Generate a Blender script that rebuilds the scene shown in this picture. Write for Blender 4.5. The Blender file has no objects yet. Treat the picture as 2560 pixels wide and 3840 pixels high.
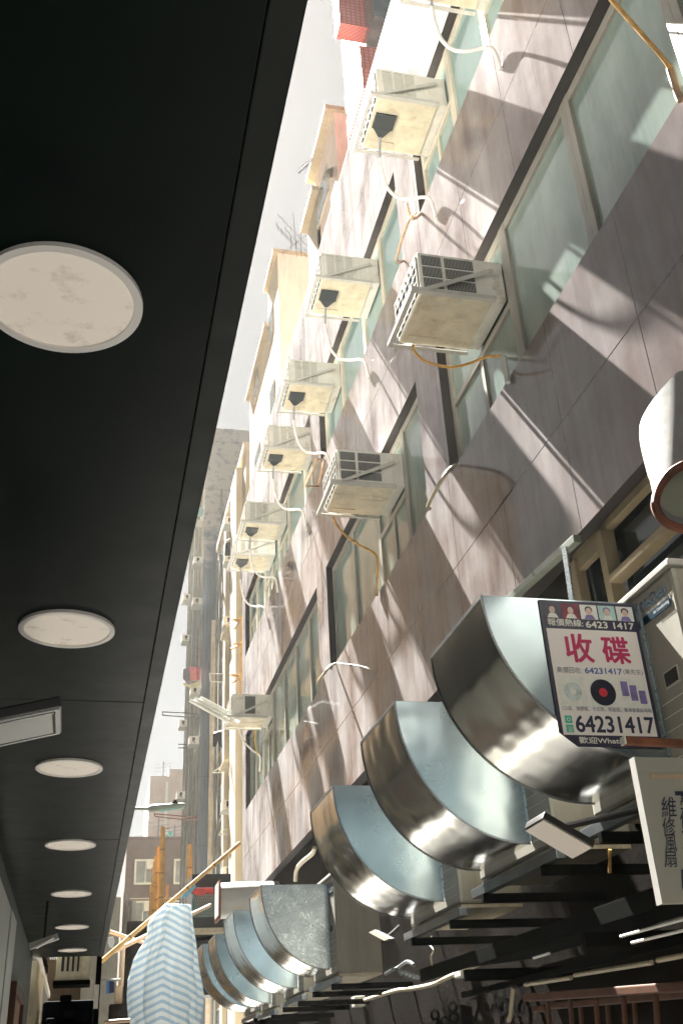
import bpy, bmesh, math, random
from mathutils import Vector, Matrix
random.seed(7)
R_ = math.radians
SC = bpy.context.scene
COL = SC.collection

# ------------------------------------------------------------------ camera
CAM = [[0.97351805, 0.06810261, 0.21823069],
       [-0.22342268, 0.48563172, 0.84512966],
       [-0.04842421, -0.87150666, 0.48798691]]
FPX, CX, CY = 3779.0, 1280.0, 1920.0
cd = bpy.data.cameras.new("camera")
cam = bpy.data.objects.new("camera", cd)
COL.objects.link(cam)
m3 = Matrix(((CAM[0][0], -CAM[0][1], -CAM[0][2]),
             (CAM[1][0], -CAM[1][1], -CAM[1][2]),
             (CAM[2][0], -CAM[2][1], -CAM[2][2])))
cam.matrix_world = m3.to_4x4()
cd.sensor_fit = 'VERTICAL'
cd.sensor_height = 36.0
cd.sensor_width = 24.0
cd.lens = 36.0 * FPX / 3840.0
cd.clip_start = 0.05
cd.clip_end = 2000
SC.camera = cam

# ------------------------------------------------------------------ light
SUN_TRAVEL = Vector((0.165, -1.0, -1.5)).normalized()
w = bpy.data.worlds.new("World")
SC.world = w
w.use_nodes = True
nt = w.node_tree
bg = nt.nodes["Background"]
sky = nt.nodes.new("ShaderNodeTexSky")
sky.sky_type = 'NISHITA'
sky.sun_disc = False
sky.sun_elevation = math.asin(-SUN_TRAVEL.z)
sky.sun_rotation = math.atan2(-SUN_TRAVEL.x, -SUN_TRAVEL.y) % (2 * math.pi)
sky.air_density = 1.0
sky.dust_density = 1.0
sky.ozone_density = 1.0
hs = nt.nodes.new("ShaderNodeHueSaturation")
hs.inputs["Saturation"].default_value = 0.25
hs.inputs["Value"].default_value = 0.152
nt.links.new(sky.outputs[0], hs.inputs["Color"])
wt = nt.nodes.new("ShaderNodeMix"); wt.data_type = 'RGBA'; wt.blend_type = 'MULTIPLY'
wt.inputs[0].default_value = 1.0
wt.inputs[7].default_value = (1.0, 0.965, 0.885, 1)      # warm haze in the air
nt.links.new(hs.outputs[0], wt.inputs[6])
nt.links.new(wt.outputs[2], bg.inputs["Color"])
bg.inputs["Strength"].default_value = 0.05
sl = bpy.data.lights.new("sun", 'SUN')
sl.energy = 5.0
sl.angle = R_(0.5)
sl.color = (1.0, 0.965, 0.91)
so = bpy.data.objects.new("sun", sl)
COL.objects.link(so)
so.rotation_euler = SUN_TRAVEL.to_track_quat('-Z', 'Y').to_euler()
vs = SC.view_settings
vs.view_transform = 'Standard'
vs.look = 'None'
vs.gamma = 1.0
vs.exposure = 3.58
SC.render.engine = 'CYCLES'
SC.cycles.use_denoising = True
SC.cycles.max_bounces = 8
SC.cycles.glossy_bounces = 4
SC.cycles.caustics_reflective = False
SC.cycles.caustics_refractive = False
SC.cycles.sample_clamp_indirect = 6.0

# ------------------------------------------------------------------ measuring
def ray(p):
    c = ((p[0] - CX) / FPX, (p[1] - CY) / FPX, 1.0)
    return Vector([sum(CAM[r][k] * c[k] for k in range(3)) for r in range(3)])
def PX(p, x): d = ray(p); return d * (x / d.x)
def PY(p, y): d = ray(p); return d * (y / d.y)
def PZ(p, z): d = ray(p); return d * (z / d.z)
def zm(x0, y0, s): return lambda a, b: (x0 + s * a, y0 + s * b)
z1 = zm(1100, 0, 800/1568); z2 = zm(1760, 0, 800/1568); z3 = zm(900, 800, 800/1568)
z4 = zm(1400, 800, 800/1568); z5 = zm(1760, 1300, 800/1568); z6 = zm(600, 1500, 600/1568)
zc = zm(400, 2500, 700/1568); z7 = zm(860, 1500, 800/1568); z8 = zm(860, 2200, 600/1568)
z9 = zm(2160, 1900, 400/1568); za = zm(1600, 2100, 960/1568); zb = zm(1100, 2600, 960/1568)
zd = zm(1760, 2900, 800/1568); ze = zm(640, 3200, 660/1568); zf = zm(1100, 3300, 900/1568)
zg = zm(0, 3000, 500/1400); zh = zm(300, 3100, 600/1568); zi = zm(2360, 2780, 200/702)
zk = zm(640, 1700, 300/1568); zl = zm(680, 2100, 250/1470); zn = zm(340, 3400, 220/1176)
zp = zm(1900, 3400, 660/1568); zq = zm(1220, 3300, 480/1568)

# ------------------------------------------------------------------ materials
M = {}
def nmat(name):
    m = bpy.data.materials.new(name)
    m.use_nodes = True
    M[name] = m
    t = m.node_tree
    return m, t, t.nodes["Principled BSDF"]
def pos_map(t, scale=(1, 1, 1)):
    g = t.nodes.new("ShaderNodeNewGeometry")
    mp = t.nodes.new("ShaderNodeVectorMath"); mp.operation = 'MULTIPLY'
    t.links.new(g.outputs["Position"], mp.inputs[0])
    mp.inputs[1].default_value = scale
    return mp.outputs[0]
def noise(t, vec, scale, detail=4, rough=0.6):
    n = t.nodes.new("ShaderNodeTexNoise")
    n.inputs["Scale"].default_value = scale
    n.inputs["Detail"].default_value = detail
    n.inputs["Roughness"].default_value = rough
    t.links.new(vec, n.inputs["Vector"])
    return n.outputs["Fac"]
def ramp(t, fac, a, b, c0=(0, 0, 0), c1=(1, 1, 1)):
    r = t.nodes.new("ShaderNodeValToRGB")
    r.color_ramp.elements[0].position = a
    r.color_ramp.elements[1].position = b
    r.color_ramp.elements[0].color = (*c0, 1)
    r.color_ramp.elements[1].color = (*c1, 1)
    t.links.new(fac, r.inputs[0])
    return r.outputs[0]
def mix(t, fac, a, b, mode='MIX'):
    x = t.nodes.new("ShaderNodeMix"); x.data_type = 'RGBA'; x.blend_type = mode
    for s, v in ((x.inputs[0], fac), (x.inputs[6], a), (x.inputs[7], b)):
        if isinstance(v, (int, float)): s.default_value = v
        elif isinstance(v, tuple): s.default_value = (*v, 1)
        else: t.links.new(v, s)
    return x.outputs[2]
def math_(t, op, a, b=None, c=None):
    x = t.nodes.new("ShaderNodeMath"); x.operation = op
    for i, v in enumerate((a, b, c)):
        if v is None: continue
        if isinstance(v, (int, float)): x.inputs[i].default_value = v
        else: t.links.new(v, x.inputs[i])
    return x.outputs[0]
def simple(name, base, rough=0.5, metal=0.0, var=0.25, scale=3.0, streak=0.0, dirt=None, bump=0.0, spec=0.5):
    """base colour with blotchy wear (world-position noise) and optional vertical dirt streaks"""
    m, t, p = nmat(name)
    v = pos_map(t)
    n = noise(t, v, scale, 5, 0.65)
    lo = tuple(c * (1 - var) for c in base); hi = tuple(min(1, c * (1 + var * 0.7)) for c in base)
    col = ramp(t, n, 0.3, 0.7, lo, hi)
    if streak:
        d = dirt or tuple(c * 0.35 for c in base)
        n2 = noise(t, pos_map(t, (5, 5, 0.45)), 2.2, 6, 0.7)
        col = mix(t, math_(t, 'MULTIPLY', ramp(t, n2, 0.48, 0.72), streak), col, d)
    if name in ("ac_casing", "ac_underside"):
        oi = t.nodes.new("ShaderNodeObjectInfo")
        wn = t.nodes.new("ShaderNodeTexNoise"); wn.inputs["Scale"].default_value = 7; wn.inputs["Detail"].default_value = 6
        t.links.new(v, wn.inputs["Vector"])
        col = mix(t, math_(t, 'MULTIPLY', oi.outputs["Random"], 0.3), col, (0.50, 0.44, 0.32), 'MULTIPLY')
        col = mix(t, math_(t, 'MULTIPLY', ramp(t, wn.outputs["Fac"], 0.58, 0.70), 0.5), col, (0.30, 0.20, 0.11))
    t.links.new(col, p.inputs["Base Color"])
    p.inputs["Metallic"].default_value = metal
    p.inputs["Specular IOR Level"].default_value = spec
    rr = math_(t, 'MULTIPLY_ADD', noise(t, v, scale * 4, 3), 0.25, max(0.02, rough - 0.12))
    t.links.new(rr, p.inputs["Roughness"])
    if bump:
        b = t.nodes.new("ShaderNodeBump"); b.inputs["Strength"].default_value = bump
        b.inputs["Distance"].default_value = 0.01
        t.links.new(noise(t, v, scale * 12, 4), b.inputs["Height"])
        t.links.new(b.outputs[0], p.inputs["Normal"])
    return m

def stone_cladding():
    m, t, p = nmat("stone_cladding")
    g = t.nodes.new("ShaderNodeNewGeometry")
    sp = t.nodes.new("ShaderNodeSeparateXYZ"); t.links.new(g.outputs["Position"], sp.inputs[0])
    Y, Z = sp.outputs[1], sp.outputs[2]
    def joint(c, off, step, wd):
        a = math_(t, 'DIVIDE', math_(t, 'SUBTRACT', c, off), step)
        f = math_(t, 'ABSOLUTE', math_(t, 'SUBTRACT', math_(t, 'FRACT', math_(t, 'ADD', a, 100.5)), 0.5))
        return math_(t, 'LESS_THAN', f, wd / step), math_(t, 'FLOOR', math_(t, 'ADD', a, 100.0))
    jy, iy = joint(Y, 3.91, 1.058, 0.004)
    jz, iz = joint(Z, 3.665, 3.09, 0.005)
    jj = math_(t, 'MAXIMUM', jy, jz)
    wn = t.nodes.new("ShaderNodeTexWhiteNoise"); wn.noise_dimensions = '2D'
    cb = t.nodes.new("ShaderNodeCombineXYZ")
    t.links.new(iy, cb.inputs[0]); t.links.new(iz, cb.inputs[1]); t.links.new(cb.outputs[0], wn.inputs["Vector"])
    v = pos_map(t)
    grain = noise(t, v, 60, 3)
    blot = noise(t, v, 1.4, 5)
    base = ramp(t, blot, 0.3, 0.7, (0.042, 0.017, 0.0125), (0.088, 0.040, 0.031))
    base = mix(t, 0.35, base, ramp(t, grain, 0.3, 0.7, (0.024, 0.011, 0.009), (0.10, 0.055, 0.045)))
    base = mix(t, math_(t, 'MULTIPLY', wn.outputs["Value"], 0.3), base, (0.075, 0.062, 0.06))
    # dried dust runs
    run = noise(t, pos_map(t, (1, 3, 0.25)), 2.0, 8, 0.6)
    fine = noise(t, pos_map(t, (1, 11, 0.25)), 2.0, 7, 0.75)
    area = noise(t, pos_map(t, (1, 1.1, 0.75)), 1.1, 7, 0.62)
    d = math_(t, 'ADD', math_(t, 'MULTIPLY', run, 0.26), math_(t, 'MULTIPLY', fine, 0.045))
    d = math_(t, 'ADD', d, math_(t, 'MULTIPLY', area, 0.695))
    dust = ramp(t, d, 0.36, 0.66)
    # dust thinned towards the near end, putting its deep shade into the colour
    near_shade = t.nodes.new('ShaderNodeMapRange'); near_shade.inputs[1].default_value = 3.0; near_shade.inputs[2].default_value = 8.5
    near_shade.inputs[3].default_value = 0.3; near_shade.inputs[4].default_value = 0.92
    t.links.new(math_(t, 'ADD', Y, math_(t, 'MULTIPLY', Z, 0.35)), near_shade.inputs[0])
    dust = math_(t, 'MULTIPLY', dust, near_shade.outputs[0])
    dust = math_(t, 'MULTIPLY', math_(t, 'MULTIPLY_ADD', dust, 0.64, 0.08), math_(t, 'SUBTRACT', 1.0, jj))
    base = mix(t, jj, base, (0.012, 0.01, 0.01))
    t.links.new(base, p.inputs["Base Color"])
    p.inputs["Roughness"].default_value = 0.05
    p.inputs["IOR"].default_value = 1.52
    p.inputs["Specular IOR Level"].default_value = 0.3
    dd = t.nodes.new("ShaderNodeBsdfDiffuse")
    t.links.new(mix(t, ramp(t, run, 0.35, 0.7), (0.150, 0.120, 0.110), (0.23, 0.205, 0.195)), dd.inputs["Color"])
    gl = t.nodes.new("ShaderNodeBsdfGlossy"); gl.inputs["Roughness"].default_value = 0.95
    gl.inputs["Color"].default_value = (0.8, 0.8, 0.8, 1)
    p2 = t.nodes.new("ShaderNodeMixShader"); p2.inputs[0].default_value = 0.32
    t.links.new(dd.outputs[0], p2.inputs[1]); t.links.new(gl.outputs[0], p2.inputs[2])
    ms = t.nodes.new("ShaderNodeMixShader")
    t.links.new(dust, ms.inputs[0]); t.links.new(p.outputs[0], ms.inputs[1]); t.links.new(p2.outputs[0], ms.inputs[2])
    b = t.nodes.new("ShaderNodeBump"); b.inputs["Strength"].default_value = 0.02; b.inputs["Distance"].default_value = 0.05
    t.links.new(noise(t, v, 0.8, 2), b.inputs["Height"])
    t.links.new(b.outputs[0], p.inputs["Normal"])
    t.links.new(ms.outputs[0], t.nodes["Material Output"].inputs[0])
stone_cladding()

def galvanised(name, base, rough, spangle, scratch):
    m, t, p = nmat(name)
    p.inputs["Metallic"].default_value = 1.0
    v = pos_map(t)
    vo = t.nodes.new("ShaderNodeTexVoronoi"); vo.inputs["Scale"].default_value = 90
    t.links.new(v, vo.inputs["Vector"])
    sp = t.nodes.new("ShaderNodeSeparateColor"); t.links.new(vo.outputs["Color"], sp.inputs[0])
    sv = sp.outputs[0]
    big = noise(t, v, 2.2, 4)
    col = mix(t, math_(t, 'MULTIPLY', sv, spangle), base, tuple(c * 0.45 for c in base))
    col = mix(t, math_(t, 'MULTIPLY', ramp(t, big, 0.4, 0.75), 0.12), col, (0.36, 0.36, 0.34))
    t.links.new(col, p.inputs["Base Color"])
    r = math_(t, 'MULTIPLY_ADD', sv, 0.25 * spangle, rough)
    sc = noise(t, pos_map(t, (160, 30, 160)), 1.0, 3, 0.7)
    r = math_(t, 'ADD', r, math_(t, 'MULTIPLY', ramp(t, sc, 0.5, 0.8), scratch))
    r = math_(t, 'ADD', r, math_(t, 'MULTIPLY', noise(t, v, 5, 3), 0.12))
    t.links.new(r, p.inputs["Roughness"])
    b = t.nodes.new("ShaderNodeBump"); b.inputs["Strength"].default_value = 0.30; b.inputs["Distance"].default_value = 0.06
    t.links.new(noise(t, v, 2.0, 2), b.inputs["Height"])
    t.links.new(b.outputs[0], p.inputs["Normal"])
galvanised("duct_sheet", (0.37, 0.445, 0.47), 0.20, 0.0, 0.0)
galvanised("spangled_sheet", (0.56, 0.64, 0.68), 0.20, 0.4, 0.06)
galvanised("duct_curve", (0.68, 0.67, 0.60), 0.11, 0.03, 0.06)
galvanised("steel_rail", (0.20, 0.215, 0.22), 0.3, 0.3, 0.2)

simple("ac_casing", (0.66, 0.645, 0.59), 0.5, var=0.12, scale=4, streak=0.25)
simple("condenser_paint", (0.30, 0.285, 0.24), 0.5, var=0.12, scale=4, streak=0.3)
simple("ac_underside", (0.68, 0.62, 0.48), 0.6, var=0.2, scale=5, streak=0.3, dirt=(0.28, 0.17, 0.06))
simple("ac_steel", (0.46, 0.45, 0.41), 0.45, var=0.15, streak=0.25)
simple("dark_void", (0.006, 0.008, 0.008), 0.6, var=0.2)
simple("louver_grey", (0.30, 0.32, 0.29), 0.5, var=0.15)
simple("wire_white", (0.68, 0.67, 0.62), 0.45, var=0.1)
simple("funnel_black", (0.012, 0.02, 0.022), 0.4)
simple("hose_white", (0.72, 0.70, 0.66), 0.4, var=0.12)
simple("hose_grey", (0.30, 0.31, 0.33), 0.4, var=0.12)
simple("hose_orange", (0.62, 0.34, 0.08), 0.45, var=0.35, scale=20)
simple("rust_conduit", (0.60, 0.40, 0.24), 0.5, var=0.3, scale=12)
simple("reveal_shade", (0.010, 0.007, 0.006), 0.55, var=0.5, streak=0.35, dirt=(0.05, 0.035, 0.03))  # near-black base puts the recess shade into the colour of the reveals
simple("window_frame", (0.27, 0.255, 0.215), 0.45, var=0.18, streak=0.25)
simple("window_frame_pale", (0.50, 0.46, 0.37), 0.45, var=0.15, streak=0.2)
simple("cream_render", (0.42, 0.36, 0.255), 0.8, var=0.2, scale=1.2, streak=0.4, dirt=(0.26, 0.20, 0.13))
simple("cream_pale", (0.50, 0.44, 0.325), 0.8, var=0.12, scale=1.0, streak=0.3, dirt=(0.36, 0.26, 0.15))
simple("peach_render", (0.74, 0.60, 0.51), 0.8, var=0.12, scale=1.0, streak=0.3, dirt=(0.42, 0.22, 0.11))
simple("beige_opposite", (0.74, 0.56, 0.40), 0.85, var=0.15, scale=0.8, streak=0.2)
simple("brown_render", (0.115, 0.078, 0.062), 0.85, var=0.25, scale=1.5, streak=0.3)
simple("frame_old", (0.17, 0.135, 0.08), 0.5, var=0.3, streak=0.4, spec=0.2)
simple("channel_green", (0.13, 0.15, 0.12), 0.5, var=0.3, streak=0.4, dirt=(0.10, 0.05, 0.02))
simple("slat", (0.30, 0.30, 0.28), 0.45, var=0.1)
simple("pinkish_render", (0.50, 0.41, 0.35), 0.85, var=0.15, scale=0.5, streak=0.25)
simple("concrete_dark", (0.012, 0.0095, 0.007), 0.85, var=0.5, scale=2.5, streak=0.25, dirt=(0.008, 0.007, 0.006), bump=0.3, spec=0.02)  # near-black base puts the shade under the ducts into the wall colour
simple("trim_grey", (0.016, 0.021, 0.018), 0.45, var=0.3, spec=0.12)
simple("soffit_black", (0.0042, 0.0088, 0.0072), 0.40, var=0.3, scale=2.0, spec=0.07)
simple("seam_black", (0.004, 0.004, 0.004), 0.7)
simple("lamp_rim", (0.88, 0.84, 0.80), 0.4, var=0.04)
simple("white_board", (0.52, 0.53, 0.50), 0.4, var=0.1)
simple("left_wall", (0.10, 0.11, 0.105), 0.6, var=0.25, streak=0.4)
simple("orange_wood", (0.075, 0.024, 0.005), 0.6, var=0.35, scale=8)
simple("door_wood", (0.20, 0.09, 0.04), 0.6, var=0.3)
simple("bamboo", (0.52, 0.30, 0.10), 0.5, var=0.3, scale=6)
simple("bamboo_node", (0.24, 0.13, 0.05), 0.6)
simple("bamboo_pale", (0.66, 0.46, 0.30), 0.5, var=0.2, scale=6)
simple("rusty_steel", (0.17, 0.055, 0.022), 0.7, var=0.6, scale=14, bump=0.3)
simple("dark_metal", (0.004, 0.0045, 0.004), 0.8, var=0.3, spec=0.02)
simple("black_plastic", (0.008, 0.008, 0.008), 0.35)
simple("asphalt", (0.03, 0.03, 0.03), 0.9, var=0.3, scale=4, bump=0.3)
simple("bounce_pale", (0.50, 0.485, 0.45), 0.9, var=0.1, scale=0.6)  # pale tone for unseen surfaces that bounce light into the alley
simple("paving", (0.26, 0.255, 0.24), 0.85, var=0.3, scale=2, bump=0.2)
simple("pipe_grey", (0.20, 0.21, 0.20), 0.6, var=0.25, streak=0.4)
simple("pipe_cream", (0.62, 0.54, 0.42), 0.6, var=0.2, streak=0.35)
simple("pipe_white", (0.62, 0.62, 0.56), 0.45, var=0.12)
simple("conduit", (0.42, 0.36, 0.24), 0.5, var=0.25)
simple("poster_navy", (0.020, 0.018, 0.045), 0.45, var=0.1)
simple("poster_white", (0.78, 0.73, 0.70), 0.5, var=0.03)
simple("ink_magenta", (0.46, 0.012, 0.10), 0.5, var=0.08)
simple("ink_blue", (0.03, 0.13, 0.36), 0.5, var=0.08)
simple("ink_navy", (0.012, 0.015, 0.045), 0.5, var=0.1)
simple("ink_grey", (0.16, 0.17, 0.22), 0.5, var=0.1)
simple("ink_teal", (0.06, 0.45, 0.32), 0.5, var=0.1)
simple("logo_blue", (0.012, 0.035, 0.055), 0.9, var=0.1, spec=0.02)
simple("graffiti", (0.0012, 0.001, 0.001), 0.9, spec=0.02)
simple("skin_print", (0.62, 0.45, 0.38), 0.5, var=0.15, scale=30)
simple("hair_print", (0.03, 0.02, 0.035), 0.5, var=0.3, scale=30)
simple("print_violet", (0.20, 0.16, 0.38), 0.5, var=0.4, scale=30)
simple("print_crimson", (0.20, 0.01, 0.03), 0.5, var=0.5, scale=30)
simple("print_aqua", (0.42, 0.62, 0.58), 0.5, var=0.2, scale=30)
simple("print_pale", (0.72, 0.73, 0.68), 0.5, var=0.1, scale=30)
simple("disc_silver", (0.55, 0.62, 0.60), 0.3, var=0.3, scale=25)
simple("disc_black", (0.012, 0.014, 0.03), 0.3, var=0.4, scale=25)
simple("disc_red", (0.62, 0.02, 0.04), 0.4)
simple("sign_board", (0.44, 0.42, 0.33), 0.5, var=0.06, scale=6)
simple("ink_hand", (0.012, 0.014, 0.04), 0.5)
simple("tape_tan", (0.55, 0.40, 0.26), 0.5)
simple("flood_glass", (0.66, 0.58, 0.50), 0.35, var=0.05)
simple("flood_body", (0.38, 0.39, 0.36), 0.45, var=0.2)
simple("cloth_black", (0.006, 0.0075, 0.010), 0.9, var=0.5, scale=8, spec=0.05)
simple("cloth_red", (0.50, 0.06, 0.05), 0.8, var=0.4, scale=8)
simple("cloth_pink", (0.62, 0.22, 0.22), 0.8, var=0.25, scale=8)
simple("cloth_green", (0.60, 0.58, 0.34), 0.8, var=0.2, scale=8)
simple("cloth_grey", (0.12, 0.13, 0.15), 0.8, var=0.3, scale=8)
simple("cloth_blue", (0.02, 0.16, 0.42), 0.7, var=0.3, scale=8)
simple("cloth_navy", (0.012, 0.02, 0.06), 0.7, var=0.3, scale=8)
simple("cloth_white", (0.66, 0.67, 0.68), 0.7, var=0.1, scale=8)
simple("sheet_blue", (0.16, 0.36, 0.48), 0.6, var=0.3, scale=6)
simple("mesh_green", (0.06, 0.15, 0.12), 0.7, var=0.4, scale=5)
simple("crate_teal", (0.02, 0.22, 0.22), 0.6, var=0.2)
simple("glass_dark", (0.006, 0.010, 0.010), 0.08, var=0.4)
simple("glass_far", (0.10, 0.13, 0.13), 0.12, var=0.5, scale=1.5)
simple("cap_beige", (0.50, 0.43, 0.30), 0.7, var=0.25, streak=0.5)
simple("hood_white", (0.34, 0.34, 0.32), 0.4, var=0.10, scale=6, streak=0.4, dirt=(0.30, 0.14, 0.07))
simple("hood_inside", (0.40, 0.41, 0.29), 0.6, var=0.2)
simple("antenna_metal", (0.07, 0.07, 0.07), 0.5)
simple("lamp_head", (0.36, 0.40, 0.34), 0.45, var=0.2)
simple("tie_yellow", (0.75, 0.42, 0.02), 0.5)
simple("wire_black", (0.01, 0.01, 0.01), 0.5)

def glass(name, a, b, rough=0.03):
    m, t, p = nmat(name)
    v = pos_map(t, (1, 1.0, 0.5))
    n = noise(t, v, 1.3, 5, 0.6)
    st = noise(t, pos_map(t, (1, 14, 0.6)), 2, 5, 0.7)
    col = mix(t, math_(t, 'MULTIPLY', ramp(t, st, 0.45, 0.8), 0.4), ramp(t, n, 0.3, 0.7, a, b), (0.30, 0.34, 0.31))  # noise puts bright and dark reflected bands into the pane colour
    t.links.new(col, p.inputs["Base Color"])
    p.inputs["Roughness"].default_value = rough
    p.inputs["IOR"].default_value = 1.52
glass("pane_green", (0.085, 0.135, 0.115), (0.27, 0.32, 0.285))
glass("pane_teal", (0.15, 0.245, 0.235), (0.24, 0.335, 0.315), 0.06)

def diffuser():
    m, t, p = nmat("lamp_diffuser")
    v = pos_map(t)
    n = noise(t, v, 14, 5, 0.7)
    t.links.new(ramp(t, n, 0.56, 0.72, (0.86, 0.78, 0.68), (0.52, 0.43, 0.35)), p.inputs["Base Color"])
    p.inputs["Roughness"].default_value = 0.5
    p.inputs["Emission Color"].default_value = (1.0, 0.88, 0.74, 1)      # the lamps burn dimly by day
    p.inputs["Emission Strength"].default_value = 0.017
diffuser()

def tower_concrete():
    m, t, p = nmat("tower_concrete")
    g = t.nodes.new("ShaderNodeNewGeometry")
    sp = t.nodes.new("ShaderNodeSeparateXYZ"); t.links.new(g.outputs["Position"], sp.inputs[0])
    Z = sp.outputs[2]
    v = pos_map(t)
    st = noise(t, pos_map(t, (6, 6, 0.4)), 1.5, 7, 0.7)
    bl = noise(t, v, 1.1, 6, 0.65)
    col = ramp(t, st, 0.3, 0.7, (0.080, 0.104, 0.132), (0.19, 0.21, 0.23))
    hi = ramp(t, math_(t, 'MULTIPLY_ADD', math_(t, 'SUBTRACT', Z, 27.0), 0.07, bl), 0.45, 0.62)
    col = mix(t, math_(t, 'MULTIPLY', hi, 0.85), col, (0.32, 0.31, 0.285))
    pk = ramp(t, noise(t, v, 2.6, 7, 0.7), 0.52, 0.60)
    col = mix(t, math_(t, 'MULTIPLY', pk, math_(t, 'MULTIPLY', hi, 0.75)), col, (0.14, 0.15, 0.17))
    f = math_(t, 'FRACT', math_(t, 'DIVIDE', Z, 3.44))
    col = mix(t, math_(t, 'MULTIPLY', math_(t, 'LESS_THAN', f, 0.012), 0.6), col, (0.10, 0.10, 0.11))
    t.links.new(col, p.inputs["Base Color"])
    p.inputs["Roughness"].default_value = 0.85
tower_concrete()

def red_tile():
    m, t, p = nmat("red_tile")
    g = t.nodes.new("ShaderNodeNewGeometry")
    sp = t.nodes.new("ShaderNodeSeparateXYZ"); t.links.new(g.outputs["Position"], sp.inputs[0])
    f = None
    for o, st in ((math_(t, 'ADD', sp.outputs[0], sp.outputs[1]), 0.105), (sp.outputs[2], 0.105)):
        a = math_(t, 'LESS_THAN', math_(t, 'FRACT', math_(t, 'DIVIDE', o, st)), 0.13)
        f = a if f is None else math_(t, 'MAXIMUM', f, a)
    n = noise(t, pos_map(t), 2, 4)
    t.links.new(mix(t, f, ramp(t, n, 0.3, 0.7, (0.42, 0.13, 0.11), (0.54, 0.22, 0.19)), (0.16, 0.07, 0.07)), p.inputs["Base Color"])
    p.inputs["Roughness"].default_value = 0.4
red_tile()

def striped_plastic():
    m, t, p = nmat("striped_plastic")
    g = t.nodes.new("ShaderNodeNewGeometry")
    tc = t.nodes.new("ShaderNodeUVMap")
    sp = t.nodes.new("ShaderNodeSeparateXYZ"); t.links.new(tc.outputs[0], sp.inputs[0])
    V = sp.outputs[1]
    n = noise(t, pos_map(t), 6, 4)
    vv = math_(t, 'MULTIPLY_ADD', n, 0.005, V)
    s = math_(t, 'LESS_THAN', math_(t, 'FRACT', math_(t, 'MULTIPLY', vv, 26.0)), 0.46)
    col = mix(t, s, (0.62, 0.63, 0.60), (0.33, 0.42, 0.50))
    t.links.new(col, p.inputs["Base Color"])
    p.inputs["Roughness"].default_value = 0.35
    tr = t.nodes.new("ShaderNodeBsdfTranslucent"); t.links.new(col, tr.inputs["Color"])
    ms = t.nodes.new("ShaderNodeMixShader"); ms.inputs[0].default_value = 0.5
    t.links.new(p.outputs[0], ms.inputs[1]); t.links.new(tr.outputs[0], ms.inputs[2])
    t.links.new(ms.outputs[0], t.nodes["Material Output"].inputs[0])
    b = t.nodes.new("ShaderNodeBump"); b.inputs["Strength"].default_value = 0.5; b.inputs["Distance"].default_value = 0.03
    t.links.new(noise(t, pos_map(t, (3, 3, 0.8)), 8, 5, 0.7), b.inputs["Height"])
    t.links.new(b.outputs[0], p.inputs["Normal"])
striped_plastic()

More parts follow.
